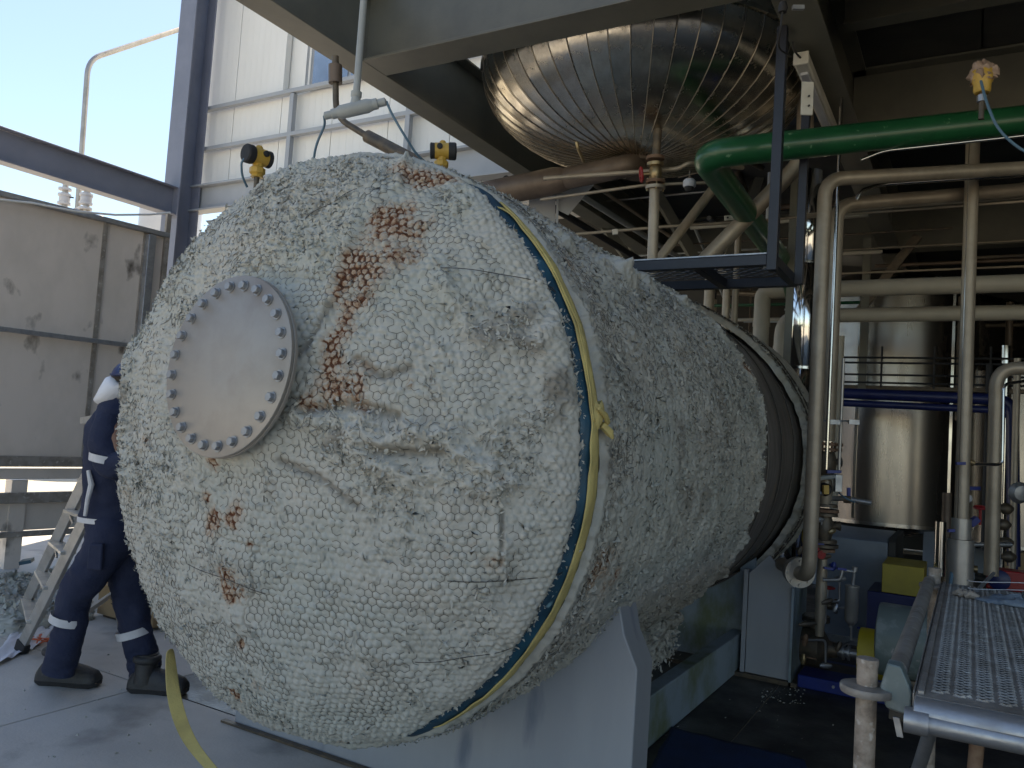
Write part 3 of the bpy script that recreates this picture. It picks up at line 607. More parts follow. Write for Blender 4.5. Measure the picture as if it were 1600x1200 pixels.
v,f=tufts(_flat,_s0,_t0,_s0,.017,'g'); npmesh('flap_tufts',v,f,'wool',ves,{'rust':.0*v[:,0],'dirt':np.repeat(.6*rng.random(_n)**2,8)},kind='stuff')
# ---- bare steel shell, tie wires, rear blanket
MB().lathe((VX,2.36,VZ),(0,1,0),[(.6,0),(1.095,0.001),(1.10,.02),(1.10,4.3),(1.06,4.5),(.85,4.75),(.3,4.9)],128).build('steel_shell','shell',ves,ang=30)
for yy in (5.15,5.55,5.95): MB().tube([V(VX+1.106*math.cos(a),yy+.05*math.sin(a*2+yy),VZ+1.106*math.sin(a)) for a in np.linspace(-1.6,2.6,80)],.004,5).build('retaining_band','wire',ves)
U2=np.arange(-1.9,2.6,.02); n2=44
def ystart(u): return 6.22-.75*ss(.2,1.7,u)+.07*fbm(u*3,u*0,230,3)+.03*vn(u*30,u*0,231)
vs=[];
for u in U2:
    y0=float(ystart(np.array(u)))
    for j in range(n2): 
        yy=y0+(6.85-y0)*j/(n2-1); vs.append((u,yy,j))
vs=np.array(vs); h,te=pillow(vs[:,0],vs[:,1]+20,'cyl',.007); h=h*ss(0,3,vs[:,2])-.04*(vs[:,2]<.5)+.0
v,_=cyl(vs[:,0],vs[:,1],h+.02); m_=len(U2); ii=np.arange(m_*n2).reshape(m_,n2)
npmesh('rear_blanket',v,np.stack([ii[:-1,:-1],ii[1:,:-1],ii[1:,1:],ii[:-1,1:]],-1).reshape(-1,4),'wool',ves,{'rust':v[:,0]*0,'dirt':.4*rng.random(len(v))})
for yo in (.16,.42): MB().tube([V(VX+1.178*math.cos(u/1.145),float(ystart(np.array(u)))+yo*.6+.02*math.sin(9*u),VZ+1.178*math.sin(u/1.145)) for u in np.arange(-1,2.3,.05)],.006,5).build('tie_wire','wire',ves)
p,q=rng.random(2500)*4.4-1.9,None; q=ystart(p)+rng.random(2500)*.4; v,f=tufts(cyl,p,q,np.full(2500,.025),.02,'r'); npmesh('wool_tufts',v,f,'wool',ves,{'rust':v[:,0]*0,'dirt':.4*rng.random(len(v))},kind='stuff')
for a,b in (((690,422),(860,455)),((855,455),(905,478)),((480,345),(560,300)),((700,905),(905,880)),((650,1030),(800,1005)),((300,880),(420,925))):
    A,B=dome_px(*a),dome_px(*b)
    if A and B: MB().tube([dome(np.array([A[0]*(1-t)+B[0]*t]),np.array([A[1]*(1-t)+B[1]*t]),np.array([.014+.004*math.sin(t*9)]))[0][0] for t in np.linspace(0,1,16)],.0013,4).build('tie_wire','wire',ves)
# ---- manway
FK=1.0514; FC=V(-2.1775,1.84,1.762); FN=nrm(V(math.sin(-.045)*math.cos(.1),-math.cos(-.045)*math.cos(.1),math.sin(.1)))
MB().lathe(FC-FN*.026,-FN,[(.225,0),(.225,.35)],48).build('manway_neck','shell',ves)
MB().lathe(FC-FN*.0155,-FN,[(.23,-.0),(.3115,.0003),(.3133,.0015),(.3133,.012),(.3115,.0135),(.23,.014)],72).build('manway_flange','flangeplate',ves)
cv=MB().lathe(FC,-FN,[(.05,0),(.3095,0.0),(.3122,.002),(.3122,.011),(.3106,.013),(.05,.0133)],72).build('cover_plate','flangeplate',ves)
bm_=MB(); bm_.lathe((0,0,0),(0,0,1),[(.0195,-.001),(.0195,0.0035)],20); bm_.lathe((0,0,0),(0,0,1),[(.0150,.003),(.0150,.0165),(.0135,.0185)],6)
bme=bpy.data.meshes.new('bolt'); bme.from_pydata(bm_.v,[],bm_.f); bme.materials.append(M['bolt']); fix(bme); smooth(bme,25)
_s=nrm(np.cross(V(0,0,1),FN)); _u=np.cross(FN,_s)
for k in range(24):
    a=4.854-k*math.pi/12; q_=Vector(FN).to_track_quat('Z','Y').to_matrix()@Matrix.Rotation(random.random()*3,3,'Z')
    inst(bme,'bolt',cv,FC+FN*.0005+.2755*(math.cos(a)*_s+math.sin(a)*_u),q_.to_euler())
# ---- blue tarp band and yellow strap
def bandmesh(name,m,y0f,y1f,rf,par,a0=-2.2,a1=math.pi*.5+1.2,n=260,w_=9,wob=.0):
    vs=[];
    for i in range(n):
        a=a0+(a1-a0)*i/(n-1)
        for j in range(w_):
            t=j/(w_-1); y=y0f(a)*(1-t)+y1f(a)*t; r=rf(a,t)+wob*float(vn(np.array(a*20.),np.array(t*3.),17)); vs.append(V(VX+r*math.cos(a),y,VZ+r*math.sin(a)))
    ii=np.arange(n*w_).reshape(n,w_); f=np.stack([ii[:-1,:-1],ii[1:,:-1],ii[1:,1:],ii[:-1,1:]],-1).reshape(-1,4)
    o=npmesh(name,np.array(vs),f,m,par); md=o.modifiers.new('solid','SOLIDIFY'); md.thickness=.004; return o
n1=lambda a,s:float(vn(np.array(a*4.),np.array(s*1.),s))
tp=thing('tarp_strip','dark teal tarpaulin strip wrapped round the vessel under the yellow strap','tarpaulin',(VX,2.4,0))
bandmesh('tarp_band','tarp',lambda a:2.335-.012*n1(a,3),lambda a:2.455+.012*n1(a*3,4),lambda a,t:1.104+.030*math.sin(min(1,t*1.15)*math.pi*.9)-.05*float(ss(.98,1.15,a))-.05*float(ss(-1.1,-1.3,a)),tp,a0=-1.35,a1=1.2,wob=.006)
sp=thing('lashing_strap','faded yellow webbing strap tied in a knot round the vessel over the teal strip','strap',(VX,2.4,0))
ak=.13
def yoff(a): return 2.397+.01*n1(a*.6,8)-.012*max(0,1-abs(a-ak)/.25)
bandmesh('webbing','strap',lambda a:yoff(a)-.032*(1-.45*max(0,1-abs(a-ak)/.10)),lambda a:yoff(a)+.032*(1-.45*max(0,1-abs(a-ak)/.10)),lambda a,t:1.136+.004*math.sin(t*3.1)-.06*float(ss(.82,1.0,a))-.06*float(ss(-.98,-1.2,a)),sp,a0=-1.25,a1=1.05,wob=.003)
bandmesh('webbing','strap',lambda a:yoff(a)-.022+.004*math.sin(a*20),lambda a:yoff(a)+.012+.01*math.sin(a*13),lambda a,t:1.142,sp,a0=ak-.02,a1=ak+.75,n=80,wob=.003)
K=V(VX+1.15*math.cos(ak),2.40,VZ+1.15*math.sin(ak)); 
rings=[]
for t in np.linspace(0,1,10):
    c=K+V(-.006,.0,(t-.5)*.085); w_=.010+.014*math.sin(math.pi*t)**.7; rings.append([c+V(w_*.75*math.cos(b),w_*1.25*math.sin(b)*(1+.15*math.sin(3*b)),.008*math.sin(2*b)) for b in np.linspace(0,2*math.pi,17)[:-1]])
MB().loft(rings).build('knot','strap',sp)
MB().tube([K+V(.012,-.035,.02),K+V(.02,0,.0),K+V(.012,.04,-.02),K+V(-.01,.045,-.045)],[.006,.010,.010,.006],8).build('knot_loop','strap',sp)
MB().tube([K+V(0,.02,-.03),K+V(.02,.045,-.055),K+V(.03,.05,-.075)],[.012,.015,.004],8).build('strap_end','strap',sp)
bt=onz(322,1190,.01)
L=[(266,1015,3.35,5,80),(268,1050,3.32,10,60),(272,1090,3.30,18,40),(283,1130,3.32,26,25),(300,1165,3.36,34,12),(330,1199,3.36,38,5),(352,1225,3.36,40,0),(385,1250,3.36,40,0)]
vs=[];
for x,y,D,wpx,tw in L:
    c=atd(x,y,D); 
    if c[2]<.006: c[2]=.006
    wd=.056; a=math.radians(tw); s=RT*math.cos(a)+FW*math.sin(a); s=nrm(s*V(1,1,.15))
    for j in range(5): t=(j/4-.5); vs.append(c+s*wd*t+V(0,0,.004*math.cos(t*6)))
    vs[-1][2]=max(vs[-1][2],.004)
ii=np.arange(len(L)*5).reshape(len(L),5); f=np.stack([ii[:-1,:-1],ii[1:,:-1],ii[1:,1:],ii[:-1,1:]],-1).reshape(-1,4)
o=npmesh('loose_strap',np.array(vs),f,'strap'); props(o,'loose tail of yellow webbing hanging from the vessel to the pale floor','strap')
md=o.modifiers.new('sub','SUBSURF'); md.levels=md.render_levels=2; md=o.modifiers.new('solid','SOLIDIFY'); md.thickness=.003

# ---- saddles and brace
def saddle(name,label,x0,x1,y0,y1,ztop,zc,web=False):
    s=thing(name,label,'vessel support',((x0+x1)/2,y0,0)); xm=VX
    arc=[(xm+1.115*math.cos(a),VZ+1.115*math.sin(a)) for a in np.linspace(math.radians(-28),math.radians(-152),36)]
    arc=[p for p in arc if x0+.03<p[0]<x1-.03 ]
    poly=[(x0,0),(x1,0),(x1,ztop-.0),(x1-.06,zc)]+arc+[(x0+.06,zc),(x0,ztop)]
    t=.03
    if not web:
        MB().prism([V(x,y0,z) for x,z in poly],(0,y1-y0,0)).build('saddle_plate','saddle',s,bev=.006)
    return s
s1=saddle('front_saddle','broad pale blue steel saddle under the front of the wool-wrapped vessel',-3.28,-1.105,3.03,3.21,.71,.83)
MB().box((-3.34,2.99,0.001),(-1.06,3.02,.012)).build('base_plate','castiron',s1)
s2=thing('rear_saddle','pale blue steel saddle with a tall end post under the bare rear of the vessel','vessel support',(-2.2,6,0))
MB().prism([V(x,6.05,z) for x,z in [(-3.2,0),(-1.34,0),(-1.34,.80),(-1.45,.72)]+[(VX+1.12*math.cos(a),VZ+1.12*math.sin(a)) for a in np.linspace(-.85,-2.2,24)]],(0,.02,0)).build('web_plate','mossy',s2)
MB().prism([V(x,5.83,z) for x,z in [(-1.335,.03),(-1.02,.03),(-1.02,.66),(-1.20,.86),(-1.335,.72)]],(0,.02,0)).build('end_post_face','saddle',s2,bev=.004)
MB().prism([V(-1.335,y,z) for y,z in [(5.851,.03),(6.3,.03),(6.3,.72),(5.851,.72)]],(.016,0,0)).build('end_post_side','saddle',s2)
MB().prism([V(-1.036,y,z) for y,z in [(5.80,.0),(6.3,.0),(6.3,.66),(5.80,.66)]],(.016,0,0)).build('end_flange','mossy',s2)
MB().bar((-1.355,5.86,.0),(-1.355,5.86,.74),.03,.05,(0,1,0)).build('end_post_edge','saddle',s2)
MB().box((-3.3,5.8,.0),(-.98,6.35,.028)).build('base_plate','castiron',s2)
br=thing('brace_beam','mossy pale blue brace beam lying between the two vessel saddles','beam',(-1.44,4.5,0))
MB().bar((-1.47,3.22,.137),(-1.44,6.02,.137),.09,.268).build('brace_channel','mossy',br,bev=.006)
# ================================================================== INSTRUMENTS ON THE VESSEL
def transmitter(label,c,axis,r=.062):
    k=r/.062; t=thing('pressure_transmitter',label,'transmitter',(c[0],c[1],c[2]-.2),'yellow transmitters on the vessel'); ax=nrm(axis); Lp=lambda l:[(a*k,b*k) for a,b in l]
    MB().tube([c-V(0,0,.42),c-V(0,0,.12*k)],.018*k,12).build('stem','castiron',t)
    MB().lathe(c,(0,0,-1),Lp([(.035,.03),(.038,.075),(.055,.085),(.055,.12),(.04,.135),(.045,.15)]),8).build('mounting_nut','yellow',t)
    MB().lathe(c,ax,Lp([(.05,-.055),(.062,-.05),(.062,.055),(.053,.06)]),24).build('housing','yellow',t)
    MB().lathe(c+V(0,0,.034*k),V(0,0,1),Lp([(.026,-.02),(.028,.03),(.018,.045)]),12).build('top_boss','yellow',t)
    MB().lathe(c-ax*.058*k,-ax,Lp([(.063,-.01),(.067,.0),(.067,.04),(.059,.05),(.031,.052)]),24).build('end_cap','rubber',t)
    MB().lathe(c+ax*.058*k,ax,Lp([(.059,-.01),(.062,.03),(.05,.036)]),24).build('end_cap','rubber',t)
    s=np.cross(ax,V(0,0,1)); s=s if np.dot(s,FW)<0 else -s
    MB().lathe(c+s*.056*k+ax*.02*k+V(0,0,.015*k),s,Lp([(.022,-.015),(.022,.02),(.012,.024)]),12).build('cable_plug','rubber',t)
    return t
c1=atd(404,245,3.85); transmitter('yellow transmitter with a big black cap facing left, on top of the vessel',c1,RT*.6+FW*.72+V(0,0,-.05),.042)
c2=atd(691,236,3.55); transmitter('yellow transmitter with its black cap to the right, beside the brown pipe on the vessel',c2,-(RT*.95+FW*.1),.036)
tee=thing('conduit_tee','grey cast conduit tee on a drop pipe above the vessel, feeding two blue cables','conduit fitting',atd(555,170,3.5))
T0=atd(555,170,3.5); up0=atd(563,0,3.5); dT=nrm(atd(585,163,3.5)-atd(530,176,3.5))
MB().tube([T0+V(0,0,.02),V(T0[0],T0[1],4.5)],.0155,14).build('drop_pipe','cond',tee)
MB().lathe(T0,V(0,0,1),[(.02,-.01),(.026,.0),(.02,.05),(.024,.055),(.024,.075)],14).build('neck','cond',tee)
MB().lathe(T0-dT*.085,dT,[(.014,-.01),(.03,.02),(.031,.14),(.022,.17)],14).build('body','cond',tee)
MB().lathe(T0-dT*.085,-dT,[(.022,-.01),(.022,.02),(.017,.022),(.017,.05),(.01,.055)],10).build('gland','cond',tee)
MB().lathe(T0+dT*.085,dT,[(.024,-.01),(.024,.015),(.018,.017),(.018,.05),(.01,.055)],10).build('gland','cond',tee)
a=T0-dT*.14; single('instrument_cable',MB().tube(bend([a,atd(508,195,3.55),atd(494,225,3.6),atd(488,262,3.7),atd(484,285,3.8)],.12),.0055,8),'cable','blue grey cable drooping from the left end of the conduit tee','cable',group='instrument cables')
a=T0+dT*.14; single('instrument_cable',MB().tube(bend([a,atd(612,178,3.5),atd(632,212,3.5),atd(652,243,3.55),atd(668,256,3.6)],.12),.0055,8),'cable','blue cable curving from the conduit tee down to the right-hand transmitter','cable',group='instrument cables')
single('instrument_cable',MB().tube(bend([atd(388,243,3.8),atd(377,252,3.8),atd(378,275,3.85),atd(386,292,3.9)],.06),.0055,8),'cable','short grey cable looping under the transmitter with the big black cap','cable',group='instrument cables')
dp=thing('dropper_pipe','dark bent pipe with a fat grey sleeve dropping from the edge beam','pipe',atd(525,180,4.2))
P=[atd(524,90,4.2),atd(525,183,4.2),atd(582,218,4.1)]; MB().tube(bend(P,.09),.0165,12).build('bent_pipe','castiron',dp)
MB().tube([atd(524,102,4.2),atd(524,130,4.2)],.036,18).build('sleeve','brownpipe',dp); MB().tube([atd(524,88,4.2),atd(524,103,4.2)],.018,14).build('stub','castiron',dp)
MB().tube([atd(574,213,4.1),atd(645,250,3.95),atd(680,275,3.9)],.033,18).build('lower_sleeve','castiron',dp)
# ================================================================== DISHED VESSEL
DCx,DCy,DZ,DR,DD=-2.22,5.52,4.30,1.21,.62
dv=thing('dished_vessel','polished steel vessel overhead with a rounded bottom of radiating gore panels','pressure vessel',(DCx,DCy,3.6))
NG=52; ph=np.linspace(0,math.pi/2,15); prof=[(DR*math.cos(a)**.92 if a<1.57 else .0,DZ-DD*math.sin(a)) for a in ph]
prof=[(max(r,.14),z) for r,z in prof][:-1]
vs=[];w_=6
for r,z in prof:
    for j in range(w_): a=(j/(w_-1)-.5)*2*math.pi/NG*.985; b=.0015*math.sin((j/(w_-1))*math.pi)*(r/DR); vs.append(((r-b)*math.cos(a),(r-b)*math.sin(a),z+b))
fs=[(i*w_+j,(i+1)*w_+j,(i+1)*w_+j+1,i*w_+j+1) for i in range(len(prof)-1) for j in range(w_-1)]
gm=bpy.data.meshes.new('gore_panel'); gm.from_pydata([(x,y,z) for x,y,z in vs],[],fs); gm.materials.append(M['dish']); fix(gm); smooth(gm,60)
sm_=MB(); a=math.pi/NG; sm_.tube([V((r+.003)*math.cos(a),(r+.003)*math.sin(a),z-.003) for r,z in prof],.0027,6); sm=bpy.data.meshes.new('seam'); sm.from_pydata(sm_.v,[],sm_.f); sm.materials.append(M['seam']); fix(sm); smooth(sm,60)

for k in range(NG):
    rz=2*math.pi*k/NG
    for me,nm in ((gm,'gore_panel'),(sm,'seam')):
        o=bpy.data.objects.new(nm,me); COL.objects.link(o); o.parent=dv; o.location=(0,0,-3.6); o.rotation_euler=(0,0,rz+.02*math.sin(k*2.3)*(nm=='gore_panel')*.3); ORG[o.name]=V(DCx,DCy,0)
MB().lathe((DCx,DCy,DZ),(0,0,1),[(DR+.004,-.005),(DR+.02,0),(DR+.02,.03),(DR,.035)],80).build('rim_band','dish',dv)
MB().lathe((DCx,DCy,DZ+.03),(0,0,1),[(DR-.01,0),(DR-.005,.01),(DR-.005,3.5)],80).build('vessel_body','dish',dv)
MB().lathe((DCx,DCy,3.68),(0,0,-1),[(.15,-.08),(.15,.02),(.09,.05),(.085,.12)],28).build('bottom_nozzle','brownpipe',dv)
MB().tube(bend([atd(912,252,5.7),atd(903,232,5.6),atd(901,222,5.6)],.02),.012,8).build('drain_stub','brass',dv)
pz=3.58
bp=thing('outlet_pipe','brown stainless pipe running left from the bottom of the polished vessel to the wool-wrapped one','pipe',(-3,5.5,pz))
MB().tube(bend([V(DCx,DCy,3.68),atd(980,259,5.85),atd(884,279,6.25)],.07),.085,24).build('pipe_run','brownpipe',bp)
MB().tube([atd(886,278.7,6.24),atd(866,283,6.31),atd(700,316,6.95)],[.087,.108,.110],24).build('reducer','brownpipe',bp)
MB().tube(bend([atd(704,315,6.94),atd(680,321,7.02),atd(676,420,7.0)],.1),.108,20).build('down_leg','brownpipe',bp)
# valve drop
D0=5.5
vd_=thing('valve_drop','tan vertical pipe with brass gate valve and red handwheel below the polished vessel','pipe',atd(1020,410,D0))
def A(x,y,D=D0): return atd(x,y,D)
ax=nrm(A(1025,250)-A(1019,410)); 
MB().tube([A(1019,415),A(1023,295)],.036,18).build('riser','tanpipe',vd_)
MB().tube([A(1019,415),A(1011,620)],.036,18).build('riser_lower','tanpipe',vd_)
for y,r,m in ((293,.068,'tanpipe'),(284,.066,'rust'),(257,.058,'brass'),(247,.062,'rust')):
    q=A(1024,y); f_=MB(); f_.lathe(q,ax,[(r,-.011),(r,.011)],22); f_.build('valve_flange',m,vd_)
MB().lathe(A(1024,270),ax,[(.03,-.055),(.042,-.03),(.046,0),(.042,.03),(.03,.055)],18).build('valve_body','brass',vd_)
for k in range(4):
    a_=k*math.pi/2+.5; q=A(1024,289)+V(.055*math.cos(a_),.055*math.sin(a_),0); MB().tube([q-V(0,0,.045),q+V(0,0,.045)],.006,6).build('stud','brass',vd_)
MB().tube([A(1022,271),A(1004,273)],.014,10).build('valve_stem','brass',vd_)
hw=MB(); cen=A(1002,273); wx=nrm(A(1004,273)-A(1022,271)); s_,u_,_=frame(wx)
hw.tube([cen+.048*(s_*math.cos(t)+u_*math.sin(t)) for t in np.linspace(0,2*math.pi,25)],.008,8,cap=False)
for k in range(3): t=k*2.09; hw.tube([cen,cen+.048*(s_*math.cos(t)+u_*math.sin(t))],.006,6)
hw.build('handwheel','red',vd_)
MB().tube([A(1025,245),A(1028,200)],.03,14).build('upper_stub','castiron',vd_)
pipe('side_pipe','thin tan pipe crossing behind the brass valve to the green pipe',[atd(850,279,5.9),atd(1060,264,5.55),atd(1075,255,5.5),atd(1160,262,6.0)],.016,'tanpipe',.05)
pipe('slim_pipe','slim horizontal pipe with a clamp behind the riser, above the black platform',[atd(900,366,6.3),atd(1040,354,6.2),atd(1190,345,6.1),atd(1330,330,6.0)],.012,'tanpipe')
pipe('slim_pipe','slim rusty pipe just above the wool, running behind the valve riser',[atd(845,312,5.9),atd(1010,289,5.6),atd(1110,285,5.6)],.011,'tanpipe')
pipe('diagonal_pipe','narrow tan pipe slanting down from the green pipe to the black platform',[atd(1112,298,6.1),atd(1026,410,6.0)],.036,'tanpipe')
pipe('diagonal_pipe','wide tan pipe slanting from the ceiling bracket down behind the black hangers',[atd(1260,95,5.6),atd(1257,248,5.7),atd(1096,412,5.9)],.058,'tanpipe',.14)
# camera
cc=thing('security_camera','small white dome camera hanging between the valve and the green pipe','camera',atd(1077,290,5.3))
q=atd(1077,290,5.3); MB().lathe(q,(0,0,1),[(.036,-.012),(.042,-.004),(.042,.028),(.03,.042),(.01,.046)],24).build('camera_housing','silo',cc)
MB().lathe(q-V(0,0,.012),(0,0,-1),[(.032,0),(.028,.014),(.017,.026),(.004,.031)],20).build('camera_lens_dome','rubber',cc)
MB().tube([q+V(0,0,.04),q+V(0,0,.10)],.008,8).build('camera_mount','castiron',cc); MB().tube([q+V(-.08,0,.06),q+V(.10,0,.09)],.006,6).build('camera_bracket','castiron',cc)
# green pipe
gp=thing('green_pipe','thick glossy green pipe crossing the upper right and elbowing away downward','pipe',atd(1330,210,4.6))
e=atd(1098,242,4.85); dz=ony(1098,242,e[1])
MB().tube(bend([atd(1750,171,4.9),e,e+(atd(1230,420,7.2)-e)],.17,8),.088,28).build('pipe_run','green',gp)
MB().tube([atd(1230,420,7.2),atd(1260,560,8.2)],.07,18).build('lower_run','green',gp)
# ================================================================== BLACK HANGING PLATFORM
pf=thing('hanging_platform','blue-black hanging platform with a diamond mesh floor, above the rear of the vessel','platform',atd(1110,420,4.8))
p0=atd(1199,407,4.5); z0=p0[2]; Yf=p0[1]; X1=p0[0]; X0=ony(940,418,Yf)[0]; Yr=Yf+.62
MB().bar((X0,Yf,z0),(X1,Yf,z0),.05,.06).build('front_rail','black',pf,bev=.003)
MB().bar((X0,Yf-.0,z0+.036),(X1,Yf,z0+.036),.056,.008).build('rail_lip','galv',pf)
MB().bar((X0,Yr,z0),(X1+.05,Yr,z0),.05,.06).build('rear_rail','black',pf,bev=.003)
for x in (X1+.028,X0+.6): MB().bar((x,Yf+.026,z0),(x,Yr-.026,z0),.05,.06).build('side_rail','black',pf,bev=.003)
MB().bar((X1+.028,Yf,z0-.06),(X1+.028,Yf,4.0),.055,.055,(0,1,0)).build('hanger','black',pf,bev=.003)
MB().bar((X1+.078,Yr-.1,z0-.04),(X1+.078,Yr-.1,4.0),.05,.05,(0,1,0)).build('hanger','black',pf,bev=.003)
mm=MB(); cw,ch=.085,.040; ny=int((Yr-Yf-.05)/ch); nx=int((X1-X0)/cw)
for j in range(ny):
    for i in range(nx):
        x=X0+(i+.5*(j&1))*cw; y=Yf+.028+j*ch
        if x+cw>X1: continue
        A_,B_,C_=V(x,y,z0+.03),V(x+cw/2,y+ch*.95,z0+.034),V(x+cw,y,z0+.03)
        mm.bar(A_,B_,.004,.005); mm.bar(B_,C_,.004,.005)
mm.build('mesh_floor','black',pf,kind='stuff')
# ================================================================== LAMPS & CEILING ITEMS
fx=thing('ceiling_lamp','unlit white tube lamp on a frayed mount under the ceiling beam','lamp',atd(1280,140,3.9))
zl=3.93; La=onz(1252,92,zl); Lb=onz(1322,232,zl)
MB().bar(La,V(La[0],Lb[1],zl),.085,.075).build('housing','lampwhite',fx,bev=.012)
MB().bar(La-V(0,.015,0),La-V(0,.001,0),.09,.08).build('end_cap','lampwhite',fx,bev=.008)
MB().bar(V(La[0],La[1]+.1,zl-.045),V(La[0],Lb[1]-.1,zl-.045),.05,.02).build('diffuser','silo',fx,bev=.006)
MB().tube(bend([La+V(0,-.01,0),La+V(-.03,-.08,.02),La+V(-.06,-.1,.3)],.05),.006,6).build('lamp_cable','rubber',fx)
for y in (La[1]+.15,Lb[1]-.15): MB().box((La[0]-.01,y,zl+.036),(La[0]+.01,y+.03,4.0)).build('lamp_bracket','castiron',fx)
jb=thing('junction_box','pale perforated bracket plate hanging under the left edge of the lamp beam','bracket',atd(1262,150,4.5))
MB().bar(atd(1262,128,4.62),atd(1260,180,4.62),.07,.012,FW).build('bracket_plate','lampwhite',jb,bev=.003)
for yy in (150,165): q=atd(1264,yy,4.6); MB().lathe(q,-FW,[(.006,-.004),(.006,.004)],8).build('bracket_bolt','rubber',jb)
hc=thing('beam_clamp','black cable gland with a small clamp high on the beam at the top','clamp',atd(1225,20,3.9))
q=atd(1223,13,3.9); MB().lathe(q,(0,0,1),[(.02,-.02),(.024,.0),(.016,.03)],12).build('gland','rubber',hc); MB().bar(atd(1238,12,3.9),atd(1256,12,3.9),.02,.02).build('clamp_bar','galv',hc)
MB().tube(bend([q-V(0,0,.02),atd(1219,50,3.9),atd(1215,75,4.0),atd(1235,88,4.1)],.05),.005,6).build('gland_cable','rubber',hc)
yt=thing('wrapped_transmitter','yellow transmitter wrapped in clouded plastic, hanging near the right edge above the green pipe','transmitter',atd(1535,125,3.6))
q=atd(1535,122,3.6); MB().lathe(q,(0,0,-1),[(.03,-.05),(.044,-.03),(.046,.01),(.036,.03),(.036,.06),(.03,.07)],18).build('housing','yellow',yt)
rr=MB(); vs=[];n1_,n2_=24,10
for i in range(n2_+1):
    for j in range(n1_):
        a=2*math.pi*j/n1_; t=i/n2_*2.2; r=.052+.02*float(vn(np.array(a*3.),np.array(t*4.),9)); vs.append(q+V(r*math.sin(t)*math.cos(a),r*math.sin(t)*math.sin(a),.015+r*1.05*math.cos(t)))
rr.add(vs,[(i*n1_+j,i*n1_+(j+1)%n1_,(i+1)*n1_+(j+1)%n1_,(i+1)*n1_+j) for i in range(n2_) for j in range(n1_)]); rr.build('plastic_wrap','wraps',yt)
MB().tube([q-V(0,0,.07),q-V(0,0,.19)],.012,10).build('stem','castiron',yt); MB().tube([q-V(0,0,.08),q-V(0,0,.11)],.02,8).build('mounting_nut','galv',yt)
single('blue_cable',MB().tube(bend([q+V(-.01,-.02,-.0),atd(1541,160,3.5),atd(1560,205,3.45),atd(1600,238,3.4),atd(1640,250,3.4)],.2),.006,8),'cable','pale blue cable looping from the plastic-wrapped transmitter off the right edge','cable')
# ================================================================== RIGHT HAND PIPES
def hx(x,y,D,dx,dx2=0): p=atd(x,y,D); return [p-V(dx2,0,0),p+V(dx,0,0)]
def vert(x,y1,y2,D,ztop=None,zbot=None):
    a_=atd(x,y1,D); z2=ZC+(onz(x,y2,0)[2]-ZC); 
    # same ground position, height from the pixel row
    d=ray(x,y2); hd=math.hypot(a_[0],a_[1]); zb_=ZC+d[2]*hd/math.hypot(d[0],d[1]); return V(a_[0],a_[1],ztop if ztop is not None else a_[2]),V(a_[0],a_[1],zbot if zbot is not None else zb_)
a_,b_=vert(1290,280,860,5.2)
up_=thing('process_pipe','long grey vertical pipe ending low in a round flange beside the rear saddle','pipe',b_)
fq=atd(1262,892,5.3); b_=V(a_[0],a_[1],fq[2])-FW*V(1,1,0)*.0; fq=b_+FW*V(1,1,0)*.16
MB().tube(bend([atd(1760,254,5.3),a_,b_,b_+FW*V(1,1,0)*.5],.12,8),.046,22).build('pipe_run','tanpipe',up_)
fd=nrm(-FW*V(1,1,0))
for k,(o_,r) in enumerate(((.0,.098),(.045,.094))): mb=MB(); mb.lathe(fq-fd*o_,fd,[(r,-.012),(r,.012)],30); mb.build('flange','greypipe',up_)
for k in range(8): t=k*math.pi/4; s_,u_,_=frame(fd); q=fq+fd*.016+.078*(s_*math.cos(t)+u_*math.sin(t)); MB().lathe(q,fd,[(.011,-.006),(.011,.007)],6).build('flange_bolt','greypipe',up_)
a_,b_=vert(1308,320,690,5.7)
p2=thing('process_pipe','grey vertical pipe running down into a stack of grimy valves','pipe',b_)
MB().tube(bend([atd(1760,283,5.8),a_,b_],.13,8),.049,22).build('pipe_run','tanpipe',p2)
def stackpt(y): return vert(1291,690,y,5.7)[1]*V(0,0,1)+b_*V(1,1,0)
for y,r,m in ((694,.105,'rust'),(702,.10,'rust'),(744,.095,'brass'),(788,.085,'castiron'),(796,.095,'rust'),(802,.09,'castiron'),(843,.09,'castiron'),(850,.10,'castiron'),(857,.08,'rust')):
    q=stackpt(y); MB().lathe(q,(0,0,1),[(r,-.010),(r,.010)],22).build('valve_flange',m,p2)
for y0,y1,r in ((705,742,.062),(746,786,.045),(804,841,.06),(858,990,.035)):
    q0,q1=stackpt(y1),stackpt(y0); h=q1[2]-q0[2]; MB().lathe(q0,(0,0,1),[(r*.8,0),(r,h*.25),(r*1.1,h*.5),(r,h*.75),(r*.8,h)],20).build('valve_body','castiron' if y0<850 and y0!=746 else 'tanpipe',p2)
for k in range(6):
    for y in (698,): t=k*math.pi/3; q=stackpt(y)+V(.085*math.cos(t),.085*math.sin(t),0); MB().tube([q-V(0,0,.035),q+V(0,0,.035)],.009,6).build('stud','rust',p2)
for y,dx in ((722,24),(822,22)): q=stackpt(y); e_=atd(1291+dx-8,y,5.6); MB().tube([q,e_,e_+RT*.03],[.02,.02,.035],12).build('valve_boss','rubber' if y==722 else 'castiron',p2)
for y,x,D in ((737,1305,5.5),(850,1278,5.5)): q=atd(x,y,D); MB().bar(q-RT*.05,q+RT*.04,.02,.016).build('lever','bluepaint',p2)
q=atd(1271,855,5.5); MB().lathe(q,FW,[(.035,-.02),(.035,.02)],12).build('actuator','red',p2); q=atd(1282,866,5.5); MB().lathe(q,FW,[(.03,-.02),(.03,.02)],12).build('actuator','red',p2)
sv=thing('solenoid_valve','small grey valve head with blue levers and a short sampling pipe beside the valve stack','valve',atd(1310,750,5.5))
